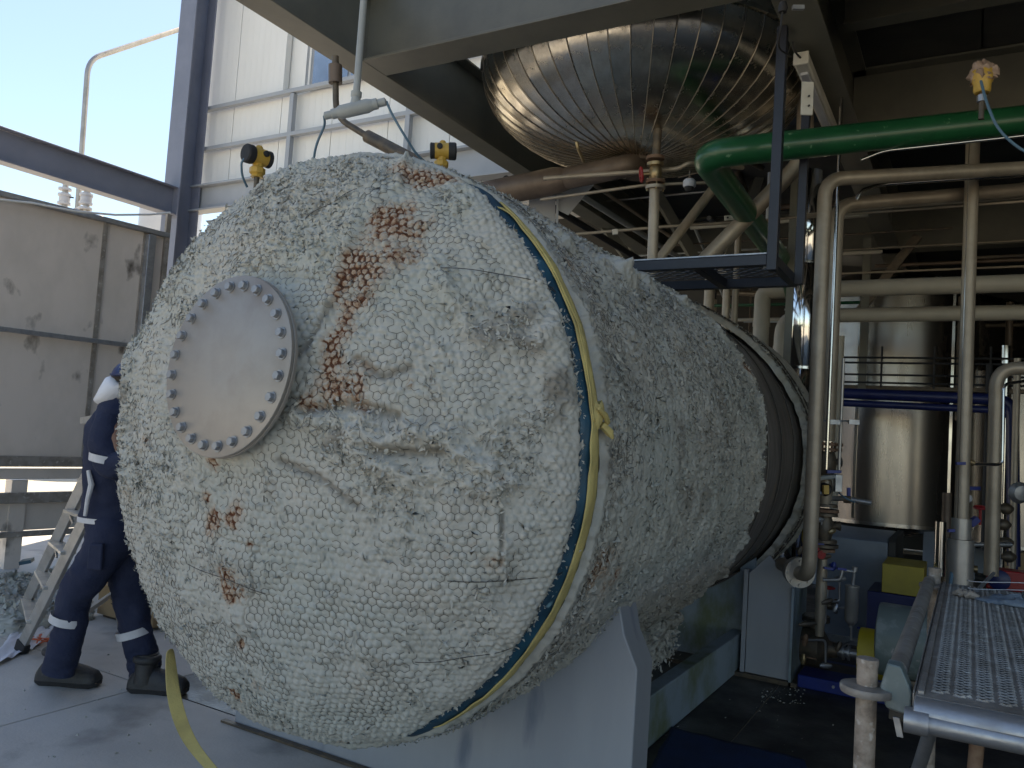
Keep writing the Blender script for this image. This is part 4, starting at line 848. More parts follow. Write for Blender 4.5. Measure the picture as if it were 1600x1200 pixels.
q=atd(1309,755,5.5); MB().bar(q-V(0,0,.06),q+V(0,0,.06),.05,.04,FW).build('valve_head','galv',sv,bev=.004)
MB().bar(atd(1292,737,5.5),atd(1312,737,5.5),.018,.022).build('lever','bluepaint',sv); MB().bar(atd(1326,762,5.5),atd(1326,775,5.5),.022,.014,FW).build('lever','bluepaint',sv)
MB().tube(bend([atd(1292,779,5.6),atd(1320,779,5.5),atd(1362,786,5.4)],.02),.017,12).build('sampling_pipe','galv',sv)
MB().tube([atd(1318,780,5.5),atd(1330,781,5.48)],.026,10).build('coupling','castiron',sv)
MB().lathe(atd(1290,765,5.5),-FW,[(.045,-.03),(.045,.0),(.03,.03)],16).build('gauge_body','rubber',sv); MB().bar(atd(1286,765,5.45),atd(1294,765,5.45),.03,.06).build('gauge_tag','yellow',sv)
MB().tube(bend([atd(1270,758,5.35),atd(1280,747,5.4),atd(1303,745,5.5)],.08),.016,10).build('hose','cond',sv)
MB().tube(bend([atd(1311,770,5.5),atd(1320,778,5.4),atd(1335,785,5.45),atd(1345,783,5.5)],.04),.006,6).build('blue_tail','cable',sv)
for k,(x1,x2,D,lab) in enumerate(((1337,1312,5.4,'thin bright tube running the height of the photo beside the valve stack'),(1341,1318,5.5,'thin dull tube clipped beside the bright one near the valve stack'))):
    a_,b_=vert(x2,220 if k==0 else 560,735,D); single('thin_tube',MB().tube([V(a_[0],a_[1],4.0 if k==0 else a_[2]),b_],.0125 if k==0 else .011,10),'greypipe' if k else 'stainless',lab,'tube',group='thin tubes')
cl=MB(); 
for x in (1296,1326): cl.bar(atd(x,659,5.35),atd(x+16,660,5.35),.02,.03)
cl.tube([atd(1280,657,5.4),atd(1335,658,5.38)],.006,6); single('pipe_clamp',cl,'galv','small galvanised clamp tying the thin tubes to the grey pipe','clamp')
pipe('curved_conduit','thin pale conduit curving from the thin tube up and away to the right',[atd(1338,312,5.4),atd(1345,298,5.4),atd(1375,288,5.45),atd(1760,262,5.45)],.014,'stainless',.12,cat='conduit')
for y,D,r,lab in ((236,4.9,.010,'slim conduit bending along the ceiling just below the green pipe'),):
    P=hx(1380,y,D,6); pipe('ceiling_conduit',lab,[atd(1345,250,D)]+P,r,'stainless',.06,cat='conduit')
for x,y,D,r,lab in ((1255,340,6.5,.010,'slim horizontal tube below the two tan pipes at upper right'),(1255,335,6.7,.008,'slimmest horizontal tube directly above its twin at upper right'),(1300,428,9,.012,'thin horizontal pipe just above the thick cream pipe'),(1290,392,9,.008,'fine tube in the dark above the thin horizontal pipe')):
    pipe('thin_tube',lab,hx(x,y,D,8,0),r,'tanpipe',cat='tube',group='thin tubes')
# tall tan column pipe and its companion
a_,b_=vert(1517,330,800,5.6); single('standpipe',MB().tube([V(a_[0],a_[1],4.0),V(a_[0],a_[1],.55)],.045,20),'tanpipe','tall tan standpipe right of the big tank, reaching from ceiling to the scaffold','pipe')
c_=thing('pipe_sleeve','short stainless sleeves round the foot of the tall tan standpipe','pipe sleeve',(a_[0],a_[1],.5))
z1=vert(1500,800,840,5.6)[1][2]; z2=vert(1500,800,808,5.6)[1][2]
MB().tube([V(a_[0],a_[1],z2),V(a_[0],a_[1],z1+.003)],.062,20).build('upper_sleeve','greypipe',c_); MB().tube([V(a_[0],a_[1],z1),V(a_[0],a_[1],.3)],.082,20).build('lower_sleeve','greypipe',c_)
q=vert(1503,640,860,5.5); sg=thing('sight_tube','thin bright tube with blue valves strapped to the tall standpipe','tube',q[1])
MB().tube([V(q[0][0],q[0][1],3.9),q[1]],.012,10).build('tube_run','stainless',sg)
MB().tube(bend([atd(1494,724,5.5),atd(1560,726,5.5),atd(1566,722,5.5),atd(1568,600,5.55),atd(1640,590,5.6)],.05),.0105,8).build('branch','stainless',sg)
for x,y in ((1501,724),(1488,829)): MB().bar(atd(x-7,y,5.45),atd(x+7,y,5.45),.02,.02).build('lever','bluepaint',sg)
for x,y in ((1514,724),(1493,829)): MB().tube([atd(x,y-3,5.48),atd(x+7,y,5.48)],.02,10).build('valve_body','brass',sg)
MB().tube([atd(1492,862,5.5),atd(1486,905,5.4),atd(1482,930,5.3)],.012,8).build('blue_hose','cable',sg)
a_,b_=vert(1557,600,900,5.9); pipe('looped_pipe','tan pipe bending over from the right edge and dropping behind the scaffold',[a_+V(3,0,0)+V(0,0,.12),a_+V(0,0,.12),b_],.048,'tanpipe',.14)
# cream pipes
for x,y,D,r,yb_,lab in ((1196,455,7.6,.14,600,'upper thick cream pipe with a square elbow dropping behind the vessel'),(1226,494,8.0,.13,620,'lower thick cream pipe with a rounded elbow dropping behind the vessel')):
    a_,b_=vert(x-4,y,yb_,D); t=thing('cream_pipe',lab,'pipe',b_,'thick cream pipes'); r_=r*.53
    MB().tube(bend([a_+V(8,0,0),a_,V(b_[0],b_[1],1.0)],.08 if y<470 else .2,6),r_,24).build('pipe_run','cream',t)
    MB().tube([a_-V(0,0,.3),a_-V(0,0,.34)],r_*1.07,24).build('collar','cream',t); MB().tube([a_+V(.42,0,0),a_+V(.30,0,0)],r_*1.06,24).build('collar','cream',t)
    MB().tube([a_+V(.55,.02,-.2),V(a_[0]+.55,a_[1]+.02,1)],r_*.55,16).build('branch','cream',t)
# bright stack
a_,b_=vert(1265,270,600,6.9); ck=thing('chimney_stack','mirror-bright vertical stack pipe rising beside the black hangers','stack',b_)
for z0_,z1_ in ((.6,2.3),(2.305,3.2),(3.205,4.0)): MB().lathe((a_[0],a_[1],z0_),(0,0,1),[(.108,0),(.111,.004),(.111,z1_-z0_-.004),(.108,z1_-z0_)],36).build('stack_section','chrome',ck)
for z in (2.30,3.2,1.9,1.75): MB().lathe((a_[0],a_[1],z-.012),(0,0,1),[(.114,0),(.114,.022)],36).build('stack_band','stainless',ck)
single('guide_post',MB().bar(vert(1236,430,600,6.85)[0]+V(0,0,1.2),vert(1236,430,600,6.85)[1],.06,.06,(0,1,0)),'greybeam','slim grey post immediately left of the mirror-bright stack','post')
# ================================================================== BIG TANKS
def tank(label,x,D,r,ytop,ybot,legs=True,band=True,top2=None):
    a_,b_=vert(x,ytop,ybot,D); c=a_*V(1,1,0); z1,z0_=a_[2],b_[2]; t=thing('storage_tank',label,'tank',V(c[0],c[1],0),'stainless storage tanks')
    MB().lathe((c[0],c[1],z0_),(0,0,1),[(r*.4,-.16),(r*.96,-.02),(r,.01),(r,z1-z0_-.25)],72).build('tank_shell','tank',t)
    MB().lathe((c[0],c[1],z1-.25),(0,0,1),[(r,0),(r*.9,.12),(r*.5,.3),(.1,.36)],72).build('tank_top','tank',t)
    MB().lathe((c[0],c[1],z0_-.01),(0,0,1),[(r+.012,0),(r+.012,.04)],72).build('bottom_ring','stainless',t)
    th=math.atan2(-c[1],-c[0])
    for k in (-.28,.75): q=c+V((r+.006)*math.cos(th+k),(r+.006)*math.sin(th+k),0); MB().bar(q+V(0,0,z0_+.05),q+V(0,0,z1-.3),.03,.012,(0,1,0)).build('shell_seam','stainless',t)
    for k in range(4):
        a=th+.7+k*math.pi/2; q=c+V(r*.82*math.cos(a),r*.82*math.sin(a),0); MB().bar(q,q+V(0,0,z0_),.14,.14,(0,1,0)).build('leg','casing',t)
    return c,r,z0_,z1,t
c,r,z0_,z1,t1=tank('wide brushed stainless tank on legs behind the valve stack, under the blue pipes',1388,10.2,1.02,440,812)
for k,z in ((0,.62),(1,.30)):
    pass
q=atd(1451,768,9.2); MB().lathe(q,-FW,[(.05,-.05),(.05,.01),(.03,.02)],20).build('gauge','silo',t1); MB().bar(atd(1442,798,9.2),atd(1454,806,9.2),.1,.1,FW).build('name_plate','galv',t1)
tank('grey stainless tank at the right edge, behind the looped pipe',1595,11.2,.85,560,850)
tank('shadowed stainless tank standing behind the wide tank',1480,14.5,1.3,470,800)
# walkway rails and blue pipes in front of the tanks
for y,D,r,lab in ((613,8.6,.056,'upper dark blue pipe crossing in front of the wide tank'),(628,8.6,.036,'lower dark blue pipe crossing in front of the wide tank')):
    pipe('blue_pipe',lab,[atd(1282,y,D),atd(1282,y,D)+V(1.75,0,-.02),atd(1282,y,D)+V(1.8,0,-1.6)],r,'navy',.15,group='dark blue pipes')
wr=thing('walkway_rail','thin black railing in front of the tanks, above the blue pipes','railing',atd(1400,600,8.8))
for y in (558,566,584,596): P=hx(1290,y,8.8,4.5); MB().tube(P,.012,6).build('rail','rubber',wr)
for k in range(9): p=atd(1300,558,8.8)+V(.5*k,0,0); MB().tube([p+V(0,0,.12),p-V(0,0,.32)],.012,6).build('rail_post','rubber',wr)
wk=single('walkway',MB().box(tuple(atd(1290,606,9.0)+V(0,0,-.0)),tuple(atd(1290,606,9.0)+V(5,.15,.04))),'castiron','narrow dark walkway edge along the front of the tanks','walkway')
sp_=thing('support_pole','dark square support pole in front of the wide tank','post',atd(1360,500,9))
a_,b_=vert(1355,400,615,8.9); MB().bar(V(a_[0],a_[1],4.0),b_,.08,.08,(0,1,0)).build('pole_shaft','greybeam',sp_)
MB().bar(V(a_[0]+.5,a_[1],4.0),V(a_[0]-.05,a_[1],3.2),.09,.06,(0,1,0)).build('knee_brace','castiron',sp_)
# lit tube seen far behind
lt=thing('lit_lamp','small lit tube lamp glowing far back between the pipes','lamp',atd(1317,464,13)); MB().bar(atd(1306,466,13),atd(1326,463,13),.12,.10,(0,0,1)).build('lamp_tube','lit',lt); MB().bar(atd(1304,461,13),atd(1328,458,13),.2,.04).build('lamp_housing','lampwhite',lt)
# ================================================================== BACKGROUND CLUTTER
for k,(x1,y1,x2,y2,D1,D2,r,m,lab) in enumerate([
 (790,280,1010,412,6.9,9.5,.035,'rubber','black pipe slanting away just above the wool, nearest the brown outlet pipe'),
 (880,288,1070,408,7.6,10,.03,'cond','pale conduit slanting away behind the valve riser'),
 (900,270,1100,405,8,10.5,.02,'tanpipe','slim tan conduit slanting away behind the diagonal pipe'),
 (850,340,1000,432,7,9,.03,'tanpipe','tan pipe slanting away low behind the wool'),
 (1120,225,1190,262,7,8,.03,'castiron','dark pipe passing behind the green elbow')]):
    pipe('slanting_pipe',lab,[atd(x1,y1,D1),atd(x2,y2,D2)],r,m,group='pipes slanting away under the ceiling')
gs=thing('gusset_plate','pale grey-green triangular gusset plate below the brown outlet pipe','bracket',atd(900,310,6.6))
MB().prism([atd(872,284,6.6),atd(932,284,6.6),atd(888,336,6.6),atd(872,328,6.6)],FW*.012).build('gusset','girt',gs)
MB().prism([atd(871,280,6.58),atd(874,280,6.58),atd(872,362,6.58),atd(869,358,6.58)],FW*.1).build('stiffener','girt',gs)
MB().prism([atd(828,292,6.7),atd(868,292,6.7),atd(868,370,6.7),atd(826,330,6.7)],FW*.02).build('back_plate','girt',gs)
tr=thing('roof_truss','dim grey truss frame deep behind the valve riser','truss',atd(1000,330,11))
for x1,y1,x2,y2 in ((880,300,1180,270),(900,420,1200,400),(960,290,1000,420),(1060,285,1065,420),(1150,275,1120,410),(1000,410,1120,290)):
    MB().bar(atd(x1,y1,11),atd(x2,y2,11),.12,.12,FW).build('truss_member','darkwall' if y1>400 else 'greybeam',tr)
for k,(x,y1,y2,D,r,m,lab) in enumerate([(1136,445,520,7.4,.035,'tanpipe','left one of two thin uprights below the black platform'),(1157,300,520,7.5,.030,'tanpipe','right one of two thin uprights below the black platform'),
  (1205,270,420,7.2,.03,'cond','slim upright between the two black hangers'),(1110,430,500,7.6,.05,'tanpipe','short stub pipe just left of the two thin uprights'),
  (1480,770,930,6.4,.035,'brownpipe','brown upright left of the standpipe foot'),(1470,815,900,6.2,.04,'stainless','short bright upright left of the standpipe foot'),(1572,540,900,8.0,.04,'stainless','bright upright behind the looped pipe at right'),(1590,560,900,7.6,.03,'tanpipe','thin upright at the far right edge'),
  (1546,570,860,8.0,.03,'rubber','thin black upright between standpipe and looped pipe')]):
    a_,b_=vert(x,y1,y2,D); pipe('upright_pipe',lab,[a_,b_],r,m,group='thin upright pipes')
for k,(x,y,D,L_,r,m,lab) in enumerate([(1130,352,7.2,1.2,.02,'cream','short horizontal bar between the uprights above the platform'),(1090,408,9.5,2,.02,'cream','thin horizontal pipe just above the platform rail'),(1150,500,9,1.3,.02,'cream','thin horizontal tube low behind the uprights'),(1105,478,8.5,1.5,.016,'green','thin green horizontal tube behind the uprights')]):
    pipe('cross_pipe',lab,hx(x,y,D,L_,.3),r,m,group='thin crosswise pipes')
pb=thing('pipe_bracket','slotted pale bracket on the slim pipe above the platform','bracket',atd(1142,340,5.9))
MB().bar(atd(1132,341,5.9),atd(1153,339,5.9),.012,.035,(0,0,1)).build('bracket_plate','lampwhite',pb)
for x in (1137,1147): MB().lathe(atd(x,340,5.88),-FW,[(.007,-.004),(.007,.006)],8).build('bracket_bolt','rubber',pb)
pb2=single('pipe_clip',MB().bar(atd(957,363,6.2),atd(965,362,6.2),.03,.04),'lampwhite','small pale clip on the slim horizontal pipe, left of the riser','clip')
# unlit pipework deep under the ceiling
rr_=random.Random(5)
for k in range(30):
    if k<12: x,y,D=rr_.uniform(850,1230),rr_.uniform(300,420),rr_.uniform(9,13); q0_=atd(x,y,D); q1_=q0_+V(rr_.uniform(1,3),0,0) if k%2 else q0_+V(0,rr_.uniform(-2,2),rr_.uniform(-.8,.8))
    elif k<20: x,y,D=rr_.uniform(1050,1240),rr_.uniform(440,520),rr_.uniform(8.5,12); q0_=atd(x,y,D); q1_=q0_+(V(rr_.uniform(.5,1.5),0,rr_.uniform(-.1,.1)) if k%2 else V(0,0,-1.2))
    else: x,y,D=rr_.uniform(1320,1600),rr_.uniform(330,560),rr_.uniform(9,12.5); q0_=atd(x,y,D); q1_=q0_+(V(rr_.uniform(.8,2.5),0,0) if k%3 else V(0,0,-1.4))
    pipe('background_pipe',('dim background pipe in the dark below the dished vessel' if k<12 else 'dim background pipe in the dark below the black platform' if k<20 else 'dim background pipe in the dark behind the cream pipes'),[q0_,q1_],rr_.choice([.012,.02,.03,.04]),rr_.choice(['tanpipe','cond','castiron','brownpipe','greypipe']),group=('dim pipes below the dished vessel' if k<12 else 'dim pipes below the platform' if k<20 else 'dim pipes behind the cream pipes'))
for k,(x1,y1,x2,y2,D1,lab) in enumerate(((1010,275,1092,415,8.5,'dark diagonal brace left of the narrow slanting tan pipe'),(1190,265,1135,410,8.8,'dark diagonal brace right of the wide slanting tan pipe'),(905,300,990,415,9.0,'dark diagonal brace behind the gusset plate'))):
    single('diagonal_brace',MB().bar(atd(x1,y1,D1),atd(x2,y2,D1+.5),.10,.10,FW),'greybeam',lab,'brace')
# machine, yellow box
mc=thing('machine_casing','blue-grey steel machine casing on the floor below the wide tank','machine',atd(1330,890,7.2)*V(1,1,0))
pa,pbb=atd(1287,930,6.9),atd(1383,940,6.6); zc_=atd(1383,850,6.6)[2]; zt_=atd(1287,832,6.9)[2]
poly=[V(0,0,0),V(0,0,zc_),V(.0,.12,zt_),V(0,.9,zt_),V(0,.9,0)]
MB().prism([V(pa[0],pa[1],0)+p for p in poly],(pbb[0]-pa[0],0,0)).build('casing_body','casing',mc,bev=.01)
MB().prism([V(pbb[0]+.001,pa[1],0)+p*V(1,1.02,1.01) for p in poly],(.06,0,0)).build('end_frame','darkwall',mc,bev=.01)
MB().box((pa[0],pa[1]-.03,.0),(pbb[0],pa[1]-.002,.06)).build('skirt','galv',mc)
yb_=thing('yellow_guard','dull yellow guard box on a dark navy base, right of the blue-grey casing','guard',atd(1405,930,6.1)*V(1,1,0))
q0,q1=atd(1377,925,6.2),atd(1437,932,6.0); zt_=atd(1377,880,6.2)[2]
MB().box((q0[0],q0[1],q0[2]),(q1[0]+.02,q0[1]+.5,zt_)).build('guard_box','yellowbox',yb_,bev=.006)
MB().box((q0[0]-.1,q0[1]+.01,0),(q1[0]+.2,q0[1]+.6,q0[2]-.004)).build('base_frame','navy',yb_,bev=.006)
# pump skid
by=onz(1290,1068,.06); sk=thing('pump_skid','royal blue skid with a grimy pump, coupling and yellow guard beside the rear saddle','pump',by*V(1,1,0))
MB().box((by[0]-.18,by[1],0),(by[0]+1.5,by[1]+.55,.085)).build('skid_base','bluepaint',sk,bev=.006)
for k in range(5): q=V(by[0]+.1*k+.05,by[1]-.005,.05); MB().lathe(q,(0,-1,0),[(.01,0),(.01,.01)],6).build('skid_bolt','galv',sk)
pc=atd(1272,1010,5.75); MB().lathe(pc,(1,0,0),[(.05,-.12),(.12,-.10),(.14,-.04),(.14,.04),(.12,.06),(.06,.10),(.05,.16)],28).build('pump_casing','castiron',sk)
MB().lathe(pc-V(.11,0,0),(-1,0,0),[(.05,0),(.05,.04),(.09,.045),(.09,.065)],22).build('suction_flange','castiron',sk)
MB().box(tuple(pc+V(-.04,-.13,-.06)),tuple(pc+V(.04,-.10,.05))).build('name_plate','rust',sk)
MB().lathe(pc+V(0,0,.13),(0,0,1),[(.045,0),(.045,.05),(.10,.052),(.10,.07),(.08,.072),(.10,.075),(.10,.092)],24).build('discharge_flange','castiron',sk)
MB().lathe(pc+V(.14,0,0),(1,0,0),[(.035,0),(.035,.05),(.055,.051),(.055,.065),(.035,.066),(.035,.085),(.055,.086),(.055,.1),(.03,.101),(.03,.24)],20).build('shaft_coupling','galv',sk)
MB().tube([pc+V(.16+.25*t,-.10*math.sin(t*3.14),.12*math.cos((t-.5)*2.6)-.02) for t in np.linspace(0,1,10)],.009,6).build('seal_pipe','galv',sk)
MB().box(tuple(pc+V(-.06,-.12,-.30)),tuple(pc+V(.30,.12,-.12))).build('pedestal','castiron',sk,bev=.01)
gq=atd(1352,1022,5.0); MB().lathe(gq+V(.12,.05,0),(1,0,0),[(.145,-.16),(.15,-.155),(.15,0.05),(.145,.055)],28).build('coupling_guard','brightyellow',sk)
mo=thing('scuffed_tank','scuffed grey-green cylindrical casing lying behind the scaffold post','casing',atd(1420,1000,4.6))
qc=atd(1425,1005,4.6); MB().lathe(qc,(1,0,0),[(.10,-.19),(.20,-.175),(.205,-.16),(.205,.5),(.1,.55)],40).build('casing_body','tealtank',mo)
MB().box(tuple(qc+V(-.1,-.1,-.42)),tuple(qc+V(.4,.1,-.19))).build('casing_foot','castiron',mo)
# filter canister & small pipes
fc=thing('filter_canister','small dull steel canister hung on pipework with blue and red valves by the casing','filter',atd(1330,945,5.4))
q=atd(1331,942,5.4); MB().lathe(q,(0,0,1),[(.015,-.15),(.035,-.13),(.043,-.11),(.043,.10),(.045,.104),(.045,.115),(.02,.12)],24).build('canister_body','greypipe',fc)
MB().tube(bend([q+V(0,0,.11),atd(1335,893,5.4),atd(1318,891,5.4)],.02),.011,10).build('top_pipe','galv',fc)
MB().tube([atd(1330,965,5.4),atd(1329,980,5.4)],.015,10).build('drain','galv',fc); MB().bar(atd(1340,980,5.4),atd(1356,985,5.35),.02,.012).build('lever','bluepaint',fc)
MB().tube(bend([atd(1316,891,5.4),atd(1313,906,5.4),atd(1286,906,5.45)],.02),.012,10).build('side_pipe','galv',fc); MB().tube([atd(1335,893,5.4),atd(1336,886,5.4)],.018,10).build('tee','galv',fc)
for x,y in ((1315,888),(1294,887)): MB().bar(atd(x-7,y,5.38),atd(x+7,y+2,5.38),.02,.015).build('lever','bluepaint',fc)
hc_=atd(1293,918,5.6); hw=MB(); hw.tube([hc_+.045*V(math.cos(t),math.sin(t),0) for t in np.linspace(0,6.283,21)],.007,6,cap=False)
for t in (0,2.1,4.2): hw.tube([hc_,hc_+.045*V(math.cos(t),math.sin(t),0)],.006,6)
hw.build('handwheel','red',fc); MB().tube([hc_,hc_-V(0,0,.09)],.012,8).build('valve_stem','galv',fc); MB().lathe(hc_-V(0,0,.12),(1,0,0),[(.05,-.07),(.05,-.05),(.03,-.04),(.03,.04),(.05,.05),(.05,.07)],16).build('valve_body','castiron',fc)
vf=thing('valve_fittings','cluster of small grimy fittings low on the valve stack beside the round flange','fittings',atd(1275,960,5.6))
for k,(x,y,a,m,L_) in enumerate(((1262,868,.2,'bluepaint',.07),(1250,860,1.2,'castiron',.06),(1302,885,1.4,'bluepaint',.06),(1288,870,.1,'castiron',.09),(1262,975,.1,'castiron',.12),(1258,1000,1.4,'rust',.08),(1292,940,.3,'castiron',.08),(1306,950,1.2,'galv',.06),(1312,905,.1,'galv',.08),(1290,1040,.0,'galv',.08),(1310,1010,1.2,'castiron',.07),(1255,1030,1.5,'brass',.07),(1284,770,.2,'galv',.05),(1280,812,.1,'galv',.06),(1300,830,.4,'brass',.05))):
    q=atd(x,y,5.5); d_=RT*math.cos(a)+V(0,0,math.sin(a)); b_=MB(); b_.tube([q-d_*L_/2,q-d_*L_*.2,q+d_*L_*.2,q+d_*L_/2],[.011,.019,.019,.011],8); b_.tube([q,q+FW*.05],.012,6); b_.build('lever' if m=='bluepaint' else 'fitting',m,vf)
for k,(x1,y1,x2,y2) in enumerate(((1262,975,1290,940),(1290,940,1312,905),(1258,1000,1290,1040),(1300,830,1284,812),(1306,950,1330,1000))): MB().tube(bend([atd(x1,y1,5.52),atd(x2,y1,5.52),atd(x2,y2,5.52)],.03),.008,6).build('small_pipe','galv',vf)
# cluster at right: valves, gauge, red handwheel, flange
rc=thing('valve_cluster','dim cluster of valves, a white gauge and a red handwheel right of the standpipe','valves',atd(1535,800,7))
MB().lathe(atd(1513,779,6.8),-FW,[(.035,-.02),(.035,.0),(.03,.002)],20).build('gauge','silo',rc)
h2=atd(1532,793,7); hw=MB(); hw.tube([h2+.05*V(math.cos(t),math.sin(t),.2*math.sin(t)) for t in np.linspace(0,6.283,21)],.009,6,cap=False); hw.tube([h2-V(.05,0,0),h2+V(.05,0,0)],.007,6); hw.tube([h2,h2-V(0,0,.15)],.012,6); hw.build('handwheel','red',rc)
MB().lathe(atd(1593,770,6.6),-FW,[(.085,-.02),(.09,.0),(.06,.03),(.02,.035)],24).build('flange','galv',rc)
MB().bar(atd(1512,763,6.9),atd(1530,763,6.9),.04,.03).build('blue_valve','bluepaint',rc); MB().bar(atd(1515,820,6.9),atd(1527,810,6.9),.06,.05).build('blue_valve','bluepaint',rc)
MB().tube([atd(1510,851,6.9),atd(1580,851,6.9)],.02,10).build('link_pipe','galv',rc)
for k,(x,y) in enumerate(((1572,795),(1568,820),(1572,848),(1576,870))): MB().lathe(atd(x,y,7),RT,[(.02,-.06),(.05,-.02),(.05,.02),(.02,.06)],12).build('valve_body','castiron',rc)
rp=thing('red_pump','dark red motor frame low at the right edge behind the scaffold','motor',atd(1575,900,6.5))
q=atd(1572,905,6.5); MB().bar(q-V(.14,0,0),q+V(.2,0,0),.2,.16).build('motor_frame','red',rp,bev=.01); MB().lathe(q+V(-.05,-.05,.0),V(0,-1,0),[(.08,0),(.08,.08),(.04,.1)],18).build('motor_body','navy',rp); MB().tube([q-V(.2,0,-.05),q-V(.32,0,-.05)],.03,10).build('shaft','brass',rp)
single('carton',MB().bar(atd(1575,880,8.2),atd(1598,880,8.2),.3,.24),'card','brown carton glimpsed behind the red motor frame at right','box')
# ================================================================== SCAFFOLD
sc=thing('scaffold','dirty galvanised scaffold frame with cup rings at the right edge','scaffold',(-.2,2.09,0))
xa,xb=-.098,.222; ya,yb2=2.12,4.12
post=onz(1356,1030,1.10); px_,py_=post[0],post[1]
def ringpost(x,y,zt,zr,n):
    MB().tube([V(x,y,0),V(x,y,zt)],.0242,24).build('standard','boardmat',sc)
    MB().lathe((x,y,zt-.004),(0,0,1),[(.0255,-.01),(.0262,0),(.0255,.006),(.015,.006)],24).build('post_rim','boardmat',sc)
    if zr: MB().lathe((x,y,zr),(0,0,1),[(.026,-.012),(.060,-.010),(.062,-.004),(.062,.004),(.060,.008),(.026,.011)],36).build('ring','galvdirty',sc)
zr=atd(1355,1097,1.86)[2]
ringpost(px_,py_,1.10,zr,0)
fp=onz(1461,888,1.12); ringpost(fp[0],fp[1],1.12,atd(1461,918,3.5)[2],1)
l0=V(px_+.055,py_+.06,zr+.015); l1=V(fp[0]-.02,fp[1]-.03,zr+.035)
MB().tube([l0,l1],.0242,20).build('ledger','galvdirty',sc)
MB().prism([V(px_+.045,py_-.02,zr+.075),V(px_+.075,py_-.03,zr+.075),V(px_+.10,py_-.03,zr+.02),V(px_+.10,py_-.03,zr-.035),V(px_+.045,py_-.02,zr-.03),V(px_+.03,py_-.01,zr+.015)],(.0,.055,0)).build('wedge_head','tealtank',sc,bev=.004)
MB().prism([V(px_+.06,py_-.01,zr-.05),V(px_+.075,py_-.01,zr-.05),V(px_+.085,py_-.01,zr-.095),V(px_+.07,py_-.01,zr-.095)],(.0,.01,0)).build('wedge_pin','galv',sc,bev=.001)
MB().bar((px_+.05,py_+.01,zr-.02),(px_+.11,py_+.012,zr-.03),.045,.03).build('lower_lug','greypipe',sc,bev=.006)
tA=V(px_+.11,ya-.022,1.003); tB=tA+V(1.0,.03,0)
MB().tube([tA,tB],.0242,24).build('transom','galv',sc); MB().tube([tA-V(.02,0,0),tA+V(.03,0,0)],.029,24).build('transom_sleeve','galv',sc); MB().tube([tA+V(.30,.01,0),tA+V(.34,.011,0)],.0275,24).build('transom_sleeve','galv',sc)
fA=V(fp[0]+.03,fp[1]-.02,.99); MB().tube([fA,fA+V(1.,.02,0)],.0242,16).build('transom','galv',sc)
MB().tube([V(px_+.25,py_+.35,1.0),V(px_+.18,py_+.1,0)],.018,12).build('diagonal_brace','rust',sc); MB().tube([V(px_+.16,py_+.25,1.0),V(px_-.05,py_+1.0,0)],.018,12).build('diagonal_brace','galv',sc)
pk=thing('scaffold_plank','perforated steel scaffold plank caked with dried dust, leading away on the scaffold','plank',(0,3,1.05))
zk=1.055

MB().box((xa,ya,zk-.012),(xb,yb2,zk)).build('plank_deck','galvdirty',pk,bev=.002)
MB().box((xa-.004,ya,zk-.055),(xa-.001,yb2,zk+.004)).build('plank_edge','galvdirty',pk); MB().box((xb+.001,ya,zk-.055),(xb+.004,yb2,zk+.004)).build('plank_edge','galvdirty',pk)
MB().prism([V(xa,ya,zk),V(xa,ya-.02,zk-.006),V(xa,ya-.034,zk-.022),V(xa,ya-.036,zk-.036),V(xa,ya-.028,zk-.034),V(xa,ya-.014,zk-.014),V(xa,ya,zk-.01)],(xb-xa,0,0)).build('plank_end','galv',pk,bev=.002)
for x in (xa+.012,xb-.012): MB().bar((x,ya+.02,zk+.003),(x,yb2,zk+.003),.012,.007).build('plank_rib','galvdirty',pk)
mm=MB(); j=0; y=ya+.06
while y<yb2-.03:
    for i in range(6):
        x=xa+.030+i*.0455+(.012 if j&1 else 0); jx=random.uniform(-.001,.001)
        mm.add([(x+jx,y,zk-.001),(x+.015,y-.0045,zk-.001),(x+.030+jx,y,zk-.001),(x+.015,y+.0045,zk-.001),(x+.006,y,zk+.0055),(x+.024,y,zk+.0055)],[(0,1,5,4),(2,3,4,5),(1,2,5),(3,0,4)])
    y+=.0135; j+=1
mm.build('tread_studs','galvdirty',pk,kind='stuff',ang=20)
pk2=thing('scaffold_plank','second steel scaffold plank at the very edge, beyond the gap','plank',(.4,3,1.05))
MB().box((xb+.03,ya,zk-.012),(xb+.35,yb2,zk)).build('plank_deck','galvdirty',pk2,bev=.002); MB().box((xb+.024,ya,zk-.055),(xb+.027,yb2,zk+.012)).build('plank_edge','galvdirty',pk2)
mm=MB(); j=0; y=ya+.06
while y<yb2-.03:
    for i in range(6):
        x=xb+.06+i*.0455+(.012 if j&1 else 0)
        mm.add([(x,y,zk-.001),(x+.015,y-.0045,zk-.001),(x+.030,y,zk-.001),(x+.015,y+.0045,zk-.001),(x+.006,y,zk+.0055),(x+.024,y,zk+.0055)],[(0,1,5,4),(2,3,4,5),(1,2,5),(3,0,4)])
    y+=.0135; j+=1
mm.build('tread_studs','galvdirty',pk2,kind='stuff',ang=20)
sling=thing('plastic_bundle','crumpled blue-grey plastic bundle with a frayed knot on the far end of the plank','bundle',atd(1580,938,3.2))
q=onz(1585,946,zk+.0); vs=[];n1_,n2_=28,10
for i in range(n2_+1):
    for j in range(n1_):
        a=2*math.pi*j/n1_; t=i/n2_*math.pi/2; r=.13+.03*float(vn(np.array(a*2.5),np.array(t*3.),9)); vs.append(q+V(.03+r*1.2*math.sin(t)*math.cos(a),r*.55*math.sin(t)*math.sin(a),.002+.035*math.cos(t)*(1+.4*float(vn(np.array(a*4.),np.array(t*6.),12)))))
